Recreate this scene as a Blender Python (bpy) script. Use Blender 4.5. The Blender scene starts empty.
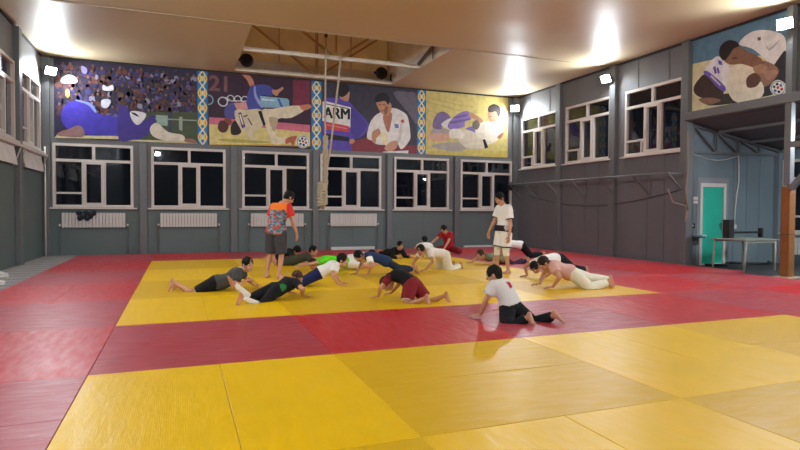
import bpy, bmesh, math, random
from mathutils import Vector, Matrix
random.seed(7)
SC = bpy.context.scene
COL = SC.collection
PI = math.pi
# ------------------------------------------------------------------ measured room (metres)
XL, XR, YB, ZC = -3.71, 12.226, 19.17, 5.76
YF = -6.0
BAY = 2.66
COLX = [-1.05 + BAY * k for k in range(5)]
COLY = [16.48, 13.83, 11.16]
ZSILL = 1.37

# ------------------------------------------------------------------ helpers
def srgb(h):
    h = h.lstrip('#')
    o = []
    for i in (0, 2, 4):
        c = int(h[i:i + 2], 16) / 255.0
        o.append(c / 12.92 if c <= 0.04045 else ((c + 0.055) / 1.055) ** 2.4)
    return (o[0], o[1], o[2], 1.0)

_M = {}
def mat(name, col, rough=0.6, spec=0.5, metal=0.0, emit=0.0, bump=0.0, bscale=40.0, var=0.0, vscale=6.0, coat=0.0):
    if name in _M: return _M[name]
    m = bpy.data.materials.new(name); m.use_nodes = True
    nt = m.node_tree; b = nt.nodes['Principled BSDF']
    c = srgb(col) if isinstance(col, str) else col
    b.inputs['Base Color'].default_value = c
    b.inputs['Roughness'].default_value = rough
    b.inputs['Specular IOR Level'].default_value = spec
    b.inputs['Metallic'].default_value = metal
    b.inputs['Coat Weight'].default_value = coat
    if emit:
        b.inputs['Emission Color'].default_value = c
        b.inputs['Emission Strength'].default_value = emit
    if bump or var:
        tc = nt.nodes.new('ShaderNodeTexCoord')
        if bump:
            n = nt.nodes.new('ShaderNodeTexNoise'); n.inputs['Scale'].default_value = bscale; n.inputs['Detail'].default_value = 4
            bp = nt.nodes.new('ShaderNodeBump'); bp.inputs['Strength'].default_value = bump; bp.inputs['Distance'].default_value = 0.02
            nt.links.new(tc.outputs['Object'], n.inputs['Vector'])
            nt.links.new(n.outputs['Fac'], bp.inputs['Height']); nt.links.new(bp.outputs['Normal'], b.inputs['Normal'])
        if var:
            n2 = nt.nodes.new('ShaderNodeTexNoise'); n2.inputs['Scale'].default_value = vscale; n2.inputs['Detail'].default_value = 5
            mr = nt.nodes.new('ShaderNodeMapRange'); mr.inputs['From Min'].default_value = 0.3; mr.inputs['From Max'].default_value = 0.7
            mr.inputs['To Min'].default_value = 1 - var; mr.inputs['To Max'].default_value = 1 + var
            mx = nt.nodes.new('ShaderNodeMix'); mx.data_type = 'RGBA'; mx.blend_type = 'MULTIPLY'; mx.inputs[0].default_value = 1.0
            mx.inputs[6].default_value = c
            nt.links.new(tc.outputs['Object'], n2.inputs['Vector']); nt.links.new(n2.outputs['Fac'], mr.inputs['Value'])
            nt.links.new(mr.outputs['Result'], mx.inputs[7]); nt.links.new(mx.outputs[2], b.inputs['Base Color'])
    _M[name] = m
    return m

class MB:
    """collects shapes that become ONE mesh object"""
    def __init__(s): s.v = []; s.f = []; s.mi = []; s.cur = 0
    def add(s, vs, fs):
        o = len(s.v); s.v += [Vector(x) for x in vs]
        for f in fs: s.f.append([o + i for i in f]); s.mi.append(s.cur)
        return s
    def box(s, x0, x1, y0, y1, z0, z1):
        v = [(x, y, z) for x in (x0, x1) for y in (y0, y1) for z in (z0, z1)]
        return s.add(v, [(0, 1, 3, 2), (4, 6, 7, 5), (0, 4, 5, 1), (2, 3, 7, 6), (0, 2, 6, 4), (1, 5, 7, 3)])
    def bar(s, p0, p1, w, h=None, up=(0, 0, 1)):
        """rectangular bar from p0 to p1"""
        p0, p1 = Vector(p0), Vector(p1); h = h or w
        d = (p1 - p0).normalized(); a = d.cross(Vector(up))
        if a.length < 1e-4: a = d.cross(Vector((1, 0, 0)))
        a.normalize(); b = a.cross(d)
        v = []
        for p in (p0, p1):
            for i, j in ((-1, -1), (1, -1), (1, 1), (-1, 1)): v.append(p + a * (i * w / 2) + b * (j * h / 2))
        return s.add(v, [(3, 2, 1, 0), (4, 5, 6, 7), (0, 1, 5, 4), (1, 2, 6, 5), (2, 3, 7, 6), (3, 0, 4, 7)])
    def tube(s, pts, r, n=10, caps=True):
        pts = [Vector(p) for p in pts]
        rs = r if isinstance(r, (list, tuple)) else [r] * len(pts)
        d0 = (pts[1] - pts[0]).normalized(); a = d0.orthogonal().normalized()
        V = []; N = len(pts)
        for i, p in enumerate(pts):
            t = (pts[min(i + 1, N - 1)] - pts[max(i - 1, 0)]).normalized()
            a = (a - t * a.dot(t)).normalized(); b = t.cross(a)
            for k in range(n):
                w = 2 * PI * k / n; V.append(p + (a * math.cos(w) + b * math.sin(w)) * rs[i])
        F = [(i * n + k, i * n + (k + 1) % n, (i + 1) * n + (k + 1) % n, (i + 1) * n + k) for i in range(N - 1) for k in range(n)]
        if caps: F += [tuple(range(n))[::-1], tuple((N - 1) * n + k for k in range(n))]
        return s.add(V, F)
    def ball(s, c, r, n=14, m=9, R=None):
        """ellipsoid; r scalar or 3 radii along the columns of R"""
        c = Vector(c); r = (r, r, r) if not isinstance(r, (list, tuple)) else r
        ax = R or (Vector((1, 0, 0)), Vector((0, 1, 0)), Vector((0, 0, 1)))
        V = [c + ax[2] * r[2]]
        for i in range(1, m):
            t = PI * i / m
            for k in range(n):
                w = 2 * PI * k / n
                V.append(c + ax[0] * (r[0] * math.sin(t) * math.cos(w)) + ax[1] * (r[1] * math.sin(t) * math.sin(w)) + ax[2] * (r[2] * math.cos(t)))
        V.append(c - ax[2] * r[2]); L = len(V) - 1
        F = [(0, 1 + k, 1 + (k + 1) % n) for k in range(n)]
        for i in range(m - 2):
            for k in range(n):
                a = 1 + i * n; F.append((a + k, a + n + k, a + n + (k + 1) % n, a + (k + 1) % n))
        a = 1 + (m - 2) * n
        F += [(L, a + (k + 1) % n, a + k) for k in range(n)]
        return s.add(V, F)
    def cone(s, p0, r0, p1, r1, n=14, ends=True):
        """tapered capsule (round ends) or flat-ended frustum"""
        s.tube([p0, p1], [r0, r1], n)
        if ends: s.ball(p0, r0, n, 8); s.ball(p1, r1, n, 8)
        return s
    def loft(s, rings):
        n = len(rings[0]); V = [p for r in rings for p in r]; N = len(rings)
        F = [(i * n + k, i * n + (k + 1) % n, (i + 1) * n + (k + 1) % n, (i + 1) * n + k) for i in range(N - 1) for k in range(n)]
        F += [tuple(range(n))[::-1], tuple((N - 1) * n + k for k in range(n))]
        return s.add(V, F)
    def mesh(s, name, mats, smooth=False):
        me = bpy.data.meshes.new(name); me.from_pydata([tuple(v) for v in s.v], [], s.f)
        for m in (mats if isinstance(mats, (list, tuple)) else [mats]): me.materials.append(m)
        for p, i in zip(me.polygons, s.mi): p.material_index = i; p.use_smooth = smooth
        me.update(); return me
    def build(s, name, mats, parent=None, loc=(0, 0, 0), rz=0, smooth=False, bevel=0, fix=True):
        me = s.mesh(name, mats, smooth)
        if fix:
            bm = bmesh.new(); bm.from_mesh(me); bmesh.ops.recalc_face_normals(bm, faces=bm.faces); bm.to_mesh(me); bm.free()
        o = bpy.data.objects.new(name, me); COL.objects.link(o)
        o.location = loc; o.rotation_euler = (0, 0, rz)
        if parent: o.parent = parent
        if bevel:
            b = o.modifiers.new('bevel', 'BEVEL'); b.width = bevel; b.segments = 2; b.limit_method = 'ANGLE'
        return o

def tag(o, label=None, cat=None, group=None, kind=None):
    if label: o['label'] = label
    if cat: o['category'] = cat
    if group: o['group'] = group
    if kind: o['kind'] = kind
    return o
def empty(name, loc=(0, 0, 0), rz=0):
    o = bpy.data.objects.new(name, None); COL.objects.link(o); o.empty_display_size = 0.1
    o.location = loc; o.rotation_euler = (0, 0, rz); return o
def struct(o): o['kind'] = 'structure'; return o
ORD = ['first', 'second', 'third', 'fourth', 'fifth', 'sixth', 'seventh', 'eighth', 'ninth', 'tenth', 'eleventh', 'twelfth', 'thirteenth', 'fourteenth', 'fifteenth', 'sixteenth']

# ------------------------------------------------------------------ materials of the room
M_lower = mat('wall paint lower', '62706f', 0.55, 0.4, bump=0.05, bscale=25, var=0.05, vscale=1.2)
M_upper = mat('wall paint upper', '6f6f72', 0.5, 0.4, bump=0.05, bscale=25, var=0.05, vscale=1.2)
M_side = mat('wall paint side', '6b6b6f', 0.5, 0.4, bump=0.05, bscale=25, var=0.06, vscale=1.0)
M_steel = mat('grey steel paint', '66686a', 0.45, 0.5, var=0.05, vscale=3)
M_alc = mat('alcove panel paint', '6f7d84', 0.45, 0.4, var=0.05, vscale=1.5)
M_frame = mat('white window frame', 'cfc6bf', 0.4, 0.5)
M_white = mat('white enamel', 'd6d1cb', 0.4, 0.5)
M_offw = mat('painted beam', 'd8cfc0', 0.5, 0.4, var=0.06, vscale=4)
M_black = mat('black plastic', '141416', 0.45, 0.5)
M_ply = mat('brown board', 'f0e6cc', 0.75, 0.3, var=0.08, vscale=2)
M_conc = mat('dark floor', '3a3c3f', 0.8, 0.3, var=0.15, vscale=3)
M_plank = mat('grey floor boards', '8d8682', 0.6, 0.3, bump=0.1, bscale=12, var=0.12, vscale=4)
M_gap = mat('dark joint', '3a3633', 0.9, 0.1)

def glass_mat():
    m = bpy.data.materials.new('window glass'); m.use_nodes = True
    b = m.node_tree.nodes['Principled BSDF']
    b.inputs['Base Color'].default_value = (0.55, 0.6, 0.68, 1); b.inputs['Roughness'].default_value = 0.02
    b.inputs['IOR'].default_value = 1.5; b.inputs['Transmission Weight'].default_value = 1.0
    return m
M_glass = glass_mat()

def ceil_mat():
    m = mat('stretch ceiling', 'cdbb98', 0.46, 0.45)
    nt = m.node_tree; b = nt.nodes['Principled BSDF']
    tc = nt.nodes.new('ShaderNodeTexCoord'); n = nt.nodes.new('ShaderNodeTexNoise')
    n.inputs['Scale'].default_value = 0.55; n.inputs['Detail'].default_value = 1
    bp = nt.nodes.new('ShaderNodeBump'); bp.inputs['Strength'].default_value = 0.35; bp.inputs['Distance'].default_value = 0.12
    nt.links.new(tc.outputs['Object'], n.inputs['Vector']); nt.links.new(n.outputs['Fac'], bp.inputs['Height'])
    nt.links.new(bp.outputs['Normal'], b.inputs['Normal'])
    return m
M_ceil = ceil_mat()

def vinyl(name, col, wear, rough, along):
    """vinyl judo mat: fine woven emboss running one way, scuffs and pale wear"""
    m = bpy.data.materials.new(name); m.use_nodes = True
    nt = m.node_tree; b = nt.nodes['Principled BSDF']; L = nt.links.new
    tc = nt.nodes.new('ShaderNodeTexCoord'); ob = nt.nodes.new('ShaderNodeNewGeometry')
    n = nt.nodes.new('ShaderNodeTexNoise'); n.inputs['Scale'].default_value = 1.4; n.inputs['Detail'].default_value = 6; n.inputs['Roughness'].default_value = 0.65
    L(ob.outputs['Position'], n.inputs['Vector'])
    cr = nt.nodes.new('ShaderNodeValToRGB')
    c = srgb(col); w = srgb(wear)
    cr.color_ramp.elements[0].position = 0.35; cr.color_ramp.elements[0].color = c
    cr.color_ramp.elements[1].position = 0.85; cr.color_ramp.elements[1].color = w
    L(n.outputs['Fac'], cr.inputs['Fac'])
    # pale scratches and rubbed spots
    mp3 = nt.nodes.new('ShaderNodeMapping'); mp3.inputs['Scale'].default_value = (5.5, 1.6, 1) if along else (1.6, 5.5, 1); mp3.inputs['Rotation'].default_value = (0, 0, 0.35 if along else -0.3)
    L(ob.outputs['Position'], mp3.inputs['Vector'])
    n3 = nt.nodes.new('ShaderNodeTexNoise'); n3.inputs['Scale'].default_value = 2.3; n3.inputs['Detail'].default_value = 9; n3.inputs['Roughness'].default_value = 0.6; n3.inputs['Distortion'].default_value = 1.4
    L(mp3.outputs['Vector'], n3.inputs['Vector'])
    m3 = nt.nodes.new('ShaderNodeMapRange'); m3.inputs['From Min'].default_value = 0.63; m3.inputs['From Max'].default_value = 0.72; m3.inputs['To Max'].default_value = 0.35
    L(n3.outputs['Fac'], m3.inputs['Value'])
    mx3 = nt.nodes.new('ShaderNodeMix'); mx3.data_type = 'RGBA'; L(m3.outputs['Result'], mx3.inputs[0]); L(cr.outputs['Color'], mx3.inputs[6])
    mx3.inputs[7].default_value = tuple(0.45 * a + 0.55 * q for a, q in zip(w, (0.75, 0.68, 0.6, 1))); L(mx3.outputs[2], b.inputs['Base Color'])
    # scuffs
    mp = nt.nodes.new('ShaderNodeMapping'); mp.inputs['Scale'].default_value = (9, 2.2, 1) if along else (2.2, 9, 1)
    mp.inputs['Rotation'].default_value = (0, 0, 0.5)
    L(ob.outputs['Position'], mp.inputs['Vector'])
    n2 = nt.nodes.new('ShaderNodeTexNoise'); n2.inputs['Scale'].default_value = 1.5; n2.inputs['Detail'].default_value = 7
    L(mp.outputs['Vector'], n2.inputs['Vector'])
    mr = nt.nodes.new('ShaderNodeMapRange'); mr.inputs['From Min'].default_value = 0.35; mr.inputs['From Max'].default_value = 0.7
    mr.inputs['To Min'].default_value = rough - 0.07; mr.inputs['To Max'].default_value = rough + 0.1
    L(n2.outputs['Fac'], mr.inputs['Value']); L(mr.outputs['Result'], b.inputs['Roughness'])
    # weave emboss + wrinkles
    wv = nt.nodes.new('ShaderNodeTexWave'); wv.bands_direction = 'X' if along else 'Y'; wv.inputs['Scale'].default_value = 22; wv.inputs['Distortion'].default_value = 1.0
    L(ob.outputs['Position'], wv.inputs['Vector'])
    ad = nt.nodes.new('ShaderNodeMath'); ad.operation = 'MULTIPLY_ADD'; ad.inputs[1].default_value = 0.07
    L(wv.outputs['Fac'], ad.inputs[0]); L(n2.outputs['Fac'], ad.inputs[2])
    bp = nt.nodes.new('ShaderNodeBump'); bp.inputs['Strength'].default_value = 0.22; bp.inputs['Distance'].default_value = 0.012
    ad2 = nt.nodes.new('ShaderNodeMath'); ad2.operation = 'MULTIPLY_ADD'; ad2.inputs[1].default_value = 0.9; L(n3.outputs['Fac'], ad2.inputs[0]); L(ad.outputs[0], ad2.inputs[2])
    L(ad2.outputs[0], bp.inputs['Height']); L(bp.outputs['Normal'], b.inputs['Normal'])
    b.inputs['Specular IOR Level'].default_value = 0.25
    return m
M_yA = vinyl('yellow vinyl bright', 'ecbc00', 'e4b804', 0.38, True)  # sheen that changes with weave direction is put into the bright/dull colours
M_yB = vinyl('yellow vinyl dull', 'd6a800', 'd4a806', 0.42, False)
M_rA = vinyl('red vinyl bright', 'b81f26', 'b8363f', 0.36, True)  # reds likewise: the two tones paint in the sheen of each mat direction
M_rB = vinyl('red vinyl dull', 'a63540', 'a84a53', 0.38, False)
LED = 790.0
LED2 = 1200.0
EXPO = 0.1
ART = {
 'A': [
  ('445038',0,[(-1.14,4.3),(0.5,4.41),(0.5,3.39),(-1.36,3.33)]),
  ('8fa9a0',0,[(-0.69,4.25),(-0.35,4.25),(-0.36,3.93),(-0.66,3.95)]),
  ('39405a',0,[(-0.32,4.36),(-0.22,4.36),(-0.22,3.57),(-0.32,3.6)]),
  ('9aa39a',0,[(-0.8,4.15),(0.5,4.17),(0.5,4.13),(-0.8,4.12)]),
  ('9aa39a',0,[(-0.03,4.23),(0.07,4.24),(0.07,3.8),(-0.03,3.83)]),
  ('c9bf94',0,[(-1.69,3.45),(0.17,3.5),(0.5,3.47),(0.5,3.42),(-1.69,3.34)]),
  ('c9bf94',0,[(-3.35,3.49),(-1.58,3.56),(-1.58,3.46),(-3.41,3.39)]),
  ('b9d6c4',1,[(-3.2,5.15),(-3.04,5.27),(-2.85,5.21),(-2.82,5.05),(-3.19,5.01)]),
  ('e3dc58',1,[(-3.1,4.82),(-3.03,4.84),(-3.01,4.67),(-3.06,4.6),(-3.11,4.67)]),
  ('d9d9e6',1,[(-2.13,5.05),(-2.02,5),(-1.88,5.07),(-1.85,4.92),(-1.99,4.88),(-2.14,4.9)]),
  ('c9cde0',1,[(-2.18,4.58),(-2.02,4.64),(-1.92,4.57),(-2.03,4.37),(-2.17,4.39)]),
  ('8f8ad0',1,[(-2.69,5.56),(-2.55,5.48),(-2.58,5.33),(-2.69,5.38)]),
  ('3f33a8',1,[(-3.21,4.2),(-3.08,4.42),(-2.86,4.53),(-2.47,4.5),(-2.28,4.2),(-2.03,4.15),(-1.77,4.11),(-1.54,4.06),(-1.55,3.55),(-1.86,3.56),(-2.65,3.55),(-3.03,3.66),(-3.21,3.89)]),
  ('7f8fd8',1,[(-2.86,4.53),(-2.75,4.54),(-2.45,4.47),(-2.31,4.25),(-2.36,4.22),(-2.53,4.42)]),
  ('8a6764',1,[(-3.35,3.49),(-3.22,3.62),(-3.03,3.69),(-2.84,3.8),(-2.67,3.74),(-2.65,3.49),(-2.98,3.46)]),
  ('4a3428',1,[(-1.66,4.64),(-1.55,4.68),(-1.48,4.5),(-1.58,4.37),(-1.67,4.4)]),
  ('3c2b86',1,[(-1.72,4.42),(-1.47,4.41),(-1.36,4.06),(-1.08,4.01),(-0.77,4.25),(-0.72,3.97),(-0.97,3.59),(-1.36,3.45),(-1.72,3.42)]),
  ('dcd8dc',1,[(-1.41,4.28),(-1.27,4.33),(-0.96,4.26),(-1.08,4.01),(-1.22,3.91),(-1.36,4.06)]),
  ('241d38',1,[(-1.38,4.28),(-1.25,4.26),(-1.16,4.16),(-1.28,4.2)]),
  ('d8cfc0',1,[(-0.86,3.84),(-0.66,4.01),(-0.35,3.75),(0.06,3.68),(0.15,3.53),(-0,3.47),(-0.46,3.48),(-0.78,3.6)]),
  ('9a6d60',1,[(0.13,3.54),(0.32,3.58),(0.48,3.49),(0.46,3.43),(0.17,3.46)]),
 ],
 'B': [
  ('7a3148',0,[(3.52,5.7),(4.09,5.71),(4.09,4.79),(3.52,4.8)]),
  ('cc6f86',0,[(0.86,4.28),(2.41,4.27),(4.09,4.22),(4.09,3.92),(0.86,4.04)]),
  ('d9cb86',0,[(0.86,4.06),(2.41,4.05),(4.09,3.97),(4.1,3.5),(0.87,3.39)]),
  ('d4ad3f',0,[(1.96,3.47),(2.8,3.52),(4.1,3.52),(4.1,3.5),(0.87,3.39),(0.87,3.43)]),
  ('b3a95c',1,[(1.1,3.59),(1.65,3.63),(2.8,3.59),(2.28,3.52),(1.47,3.53)]),
  ('c98368',1,[(1.87,5.73),(2.06,5.75),(2.22,5.57),(2.26,5.36),(2.13,5.35),(2.03,5.55)]),
  ('4751a3',1,[(2.13,5.34),(2.28,5.41),(2.67,5.45),(2.88,5.3),(2.83,5.1),(2.54,5.11),(2.44,5.01),(2.52,4.69),(2.35,4.59),(2.06,4.62),(2.02,4.94)]),
  ('98a2d8',1,[(2.24,5.33),(2.3,5.36),(2.33,5.09),(2.51,4.82),(2.52,4.69),(2.45,4.73),(2.28,4.99)]),
  ('c08a70',1,[(2.83,5.3),(2.99,5.31),(3.16,5.42),(3.2,5.36),(3.06,5.22),(2.99,5.11),(2.86,5.17)]),
  ('8db6d0',0,[(2.44,5.07),(3.33,5.05),(3.39,4.98),(3.39,4.75),(2.49,4.7)]),
  ('4e5fa8',0,[(2.99,5.03),(3.07,5.03),(3.2,4.75),(3.12,4.74)]),
  ('c3d9e4',0,[(2.49,4.99),(2.89,4.99),(2.91,4.93),(2.51,4.93)]),
  ('4f539c',1,[(1.38,4.67),(1.53,4.79),(1.67,4.76),(1.73,4.55),(1.59,4.27),(1.38,4.29),(1.32,4.48)]),
  ('d79a96',0,[(1.62,4.78),(2,4.84),(2.06,4.61),(1.72,4.55)]),
  ('d6c9ab',1,[(1.64,4.53),(2.03,4.59),(2.49,4.62),(2.55,4.13),(2.23,3.89),(2.32,3.63),(2.12,3.68),(1.93,3.89),(1.75,4.05)]),
  ('e2d6ba',1,[(2.49,4.61),(2.86,4.68),(3.39,4.81),(3.79,4.84),(3.92,4.72),(3.45,4.42),(3.02,4.36),(2.91,3.96),(3.06,3.75),(3.32,3.79),(3.26,3.58),(2.86,3.52),(2.73,3.85),(2.6,4.14)]),
  ('bba98a',1,[(2.72,4.39),(3.02,4.36),(2.91,3.96),(2.83,4.02)]),
  ('15121a',0,[(2.37,4.57),(2.49,4.59),(2.62,4.14),(2.55,4.1)]),
  ('5b4a86',0,[(1.75,4.47),(1.84,4.51),(1.98,4.04),(1.87,3.98)]),
  ('e8dcc4',0,[(1.78,4.42),(1.83,4.44),(1.92,4.12),(1.88,4.1)]),
  ('5a5560',0,[(1.9,4.39),(2.04,4.43),(2.05,4.39),(1.92,4.34)]),
  ('5a5560',0,[(2.06,4.35),(2.21,4.11),(2.17,4.09),(2.04,4.31)]),
  ('cf7d62',1,[(3.75,4.84),(4.06,4.91),(4.13,4.81),(3.87,4.69)]),
  ('b5644f',1,[(3.27,3.7),(3.45,3.8),(3.64,3.82),(3.59,3.66),(3.52,3.48),(3.43,3.61),(3.29,3.54)]),
  ('8a4a3c',1,[(1.3,4.22),(1.46,4.29),(1.56,4.17),(1.46,4.04),(1.33,4.08)]),
  ('54302a',1,[(1.13,4.05),(1.22,4.2),(1.38,4.16),(1.45,4.01),(1.39,3.86),(1.26,3.81),(1.14,3.89)]),
  ('2a2023',1,[(1.53,4.06),(1.65,4.22),(1.75,4.09),(1.85,3.87),(1.71,3.76),(1.53,3.79)]),
  ('dcdcdc',1,[(4.07,3.66),(4.04,3.55),(3.96,3.46),(3.85,3.43),(3.74,3.45),(3.66,3.53),(3.63,3.64),(3.66,3.75),(3.74,3.83),(3.85,3.87),(3.96,3.84),(4.04,3.77)]),
  ('6b7078',1,[(4.05,3.66),(4.02,3.56),(3.95,3.48),(3.85,3.45),(3.75,3.47),(3.68,3.54),(3.65,3.64),(3.68,3.74),(3.75,3.81),(3.85,3.85),(3.95,3.82),(4.02,3.75)]),
  ('e6e6e4',1,[(4.03,3.66),(4.01,3.57),(3.94,3.5),(3.85,3.47),(3.76,3.49),(3.7,3.55),(3.67,3.64),(3.7,3.73),(3.76,3.8),(3.85,3.82),(3.94,3.8),(4,3.74)]),
  ('b8343c',0,[(4,3.62),(3.98,3.58),(3.93,3.58),(3.91,3.62),(3.93,3.66),(3.98,3.66)]),
  ('2b2b33',0,[(3.92,3.54),(3.9,3.5),(3.85,3.5),(3.83,3.54),(3.85,3.58),(3.9,3.58)]),
  ('3f6b8f',0,[(3.81,3.57),(3.79,3.53),(3.75,3.53),(3.72,3.57),(3.75,3.61),(3.79,3.61)]),
  ('3a6f4b',0,[(3.79,3.68),(3.77,3.64),(3.72,3.64),(3.7,3.67),(3.72,3.71),(3.77,3.71)]),
  ('33333b',0,[(3.87,3.76),(3.85,3.72),(3.8,3.71),(3.78,3.75),(3.8,3.79),(3.85,3.79)]),
  ('6c6cb0',0,[(3.98,3.73),(3.95,3.69),(3.91,3.69),(3.89,3.72),(3.91,3.76),(3.95,3.77)]),
  ('b8343c',0,[(3.89,3.66),(3.87,3.62),(3.83,3.62),(3.81,3.66),(3.83,3.7),(3.87,3.7)]),
 ],
 'C': [
  ('82323f',0,[(5.48,3.72),(6.17,3.91),(6.8,3.61),(8,3.72),(8.02,3.36),(5.45,3.34)]),
  ('6a6472',1,[(7.08,5.53),(7.65,5.61),(7.99,5.5),(8,4.48),(7.66,4.87)]),
  ('5c4ab0',1,[(4.51,5.04),(5.07,5.2),(5.44,5.11),(5.68,4.87),(6.16,4.38),(5.97,3.97),(5.52,3.75),(5.52,3.36),(4.55,3.37),(4.52,4.02)]),
  ('4a3a98',1,[(5.51,4.86),(5.68,4.84),(6.1,4.37),(5.89,4),(5.56,3.88)]),
  ('c08a72',1,[(5.26,5.39),(5.46,5.45),(5.46,5.28),(5.4,5.11),(5.14,5.18),(5.14,5.32)]),
  ('241e22',1,[(4.98,5.59),(5.14,5.72),(5.31,5.74),(5.44,5.62),(5.44,5.45),(5.32,5.3),(5.17,5.24),(5.06,5.37)]),
  ('e4e0da',0,[(4.52,5.03),(4.61,5.06),(5.52,4.91),(5.5,4.22),(4.52,4.39)]),
  ('c8414e',0,[(4.55,4.38),(5.46,4.26),(5.45,4.06),(4.58,4.11)]),
  ('3a3644',0,[(4.61,4.99),(5.08,4.92),(5.07,4.89),(4.61,4.96)]),
  ('3a3644',0,[(5.11,4.92),(5.44,4.87),(5.44,4.84),(5.1,4.89)]),
  ('d98a8f',0,[(4.68,4.28),(5.38,4.19),(5.38,4.15),(4.68,4.24)]),
  ('17141c',0,[(4.56,3.97),(5.46,3.88),(5.45,3.73),(4.56,3.78)]),
  ('c48d72',1,[(5.48,3.78),(5.6,3.83),(5.66,3.74),(5.56,3.65),(5.48,3.67)]),
  ('e6e2de',1,[(7.06,5),(7.44,4.89),(7.64,4.7),(7.74,4.13),(7.7,3.86),(7.39,3.54),(7.19,3.82),(6.8,3.68),(6.45,3.69),(6.27,3.81),(6.1,3.91),(6.2,4.38),(6.41,4.69),(6.71,4.86)]),
  ('e9ddb4',1,[(6.6,4.14),(6.87,4.03),(6.86,3.68),(6.67,3.73)]),
  ('cfcabf',1,[(7.36,4.45),(7.41,4.44),(7.39,3.98),(7.29,3.77),(7.24,3.82)]),
  ('b4795f',1,[(6.7,4.71),(7.02,4.83),(7,4.46),(6.89,4.11),(6.75,4.4)]),
  ('c4906f',1,[(6.45,5.17),(6.65,5.25),(6.88,5.22),(7.01,5.09),(6.97,4.82),(6.77,4.7),(6.61,4.82),(6.49,5)]),
  ('8f604c',1,[(6.76,5),(6.88,5.02),(6.85,4.82),(6.75,4.72)]),
  ('1c181b',1,[(6.4,5.23),(6.45,5.4),(6.69,5.51),(6.86,5.46),(6.93,5.29),(6.91,5.1),(6.82,5.17),(6.74,5.22),(6.44,5.15)]),
  ('30211d',0,[(6.53,5.07),(6.62,5.1),(6.62,5.07),(6.53,5.05)]),
  ('30211d',0,[(6.68,5.1),(6.78,5.09),(6.78,5.06),(6.68,5.07)]),
  ('7e4a40',0,[(6.62,4.89),(6.75,4.9),(6.74,4.87),(6.64,4.86)]),
  ('c08a6c',1,[(6.29,4.08),(6.41,4.18),(6.53,4.24),(6.61,4.08),(6.46,3.9),(6.42,3.73),(6.29,3.79)]),
  ('c9967c',1,[(6.74,3.56),(7.01,3.81),(7.24,3.83),(7.22,3.6),(6.96,3.44)]),
  ('c9524a',1,[(7.5,4.55),(7.49,4.52),(7.47,4.5),(7.43,4.49),(7.4,4.5),(7.38,4.52),(7.37,4.55),(7.38,4.58),(7.4,4.6),(7.43,4.61),(7.47,4.61),(7.49,4.58)]),
  ('6d78b8',0,[(7.12,4.43),(7.27,4.45),(7.3,4.29),(7.15,4.29)]),
  ('e4e2e0',0,[(6.69,3.43),(7.67,3.52),(7.66,3.39),(6.69,3.37)]),
 ],
 'D': [
  ('c2b46a',1,[(8.39,5.33),(10,5.08),(10.88,5.11),(10,5.04),(8.39,5.28)]),
  ('c2b46a',1,[(8.39,5.05),(10,4.7),(10.88,4.76),(10,4.66),(8.39,5)]),
  ('c2b46a',1,[(8.39,5.49),(10,5.28),(10.87,5.3),(10,5.24),(8.39,5.44)]),
  ('c9b964',0,[(8.4,3.53),(11.79,3.67),(11.83,3.42),(8.38,3.38)]),
  ('a9a39c',1,[(8.53,3.72),(9.3,3.89),(10.08,3.86),(9.84,3.59),(9.23,3.57)]),
  ('a9a09e',1,[(8.54,4.07),(8.62,4.38),(8.95,4.4),(9.33,4.3),(9.31,4.11),(8.67,4)]),
  ('d2a48e',1,[(8.43,4.11),(8.88,4.21),(9.31,4.18),(9.17,3.94),(8.74,3.9),(8.44,4)]),
  ('7a6796',1,[(8.66,4.67),(8.81,4.92),(9.05,5),(9.31,4.86),(9.27,4.69),(9.02,4.48),(8.98,4.35),(8.63,4.38)]),
  ('dcd8d8',1,[(8.96,4.55),(9.42,4.8),(9.3,4.39),(9.16,4.4)]),
  ('8a72b8',1,[(9.3,4.64),(9.57,4.91),(9.93,5.08),(10.15,5.03),(10.19,4.79),(9.93,4.69),(9.91,4.49),(9.4,4.37),(9.23,4.45)]),
  ('6b5896',1,[(9.33,4.65),(10.08,4.8),(10.13,4.76),(9.4,4.58)]),
  ('6b5896',1,[(9.5,4.84),(10,4.96),(10.07,4.93),(9.54,4.78)]),
  ('b5876c',1,[(10.15,5.05),(10.36,4.98),(10.69,4.79),(10.6,4.68),(10.29,4.83),(10.11,4.86)]),
  ('7a6aa8',1,[(10.01,4.46),(10.37,4.55),(10.53,4.36),(10.33,4.26),(10.01,4.39)]),
  ('d6ccb6',1,[(9.33,4.33),(9.72,4.41),(10.22,4.35),(10.53,4.17),(10.8,3.92),(10.76,3.73),(10.01,3.7),(9.58,4.05),(9.32,4.05)]),
  ('e6ded0',1,[(9.33,4.35),(9.69,4.39),(9.94,4.2),(9.87,4.06),(9.58,4.05),(9.32,4.05)]),
  ('ded4c2',1,[(10.43,4.54),(10.73,4.73),(11.4,4.8),(11.57,4.58),(11.52,4.29),(11.26,4.01),(10.89,3.88),(10.59,4.11),(10.37,4.28)]),
  ('6e6258',1,[(10.26,4.67),(10.45,4.78),(10.57,4.61),(10.44,4.41),(10.28,4.48)]),
  ('1c181a',0,[(10.69,4.06),(10.8,4.07),(10.94,3.77),(10.79,3.72)]),
  ('a8705a',1,[(11.32,4.18),(11.57,4.39),(11.6,4.29),(11.45,4.13)]),
  ('b07a5c',1,[(10.93,5.13),(11.21,5.19),(11.35,5.01),(11.34,4.82),(11.04,4.74),(10.94,4.87)]),
  ('2a1d18',1,[(10.91,5.15),(10.95,5.32),(11.17,5.43),(11.43,5.33),(11.44,5.03),(11.35,4.96),(11.26,5.15),(11.02,5.1)]),
  ('58382c',0,[(10.97,4.95),(11.07,4.96),(11.07,4.93),(10.97,4.92)]),
 ],
 'E': [
  ('d8cfa6',0,[(11.08,5.13),(10.49,5.1),(10.16,5.12),(8.6,4.73),(8.59,3.93),(11.05,3.89)]),
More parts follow.
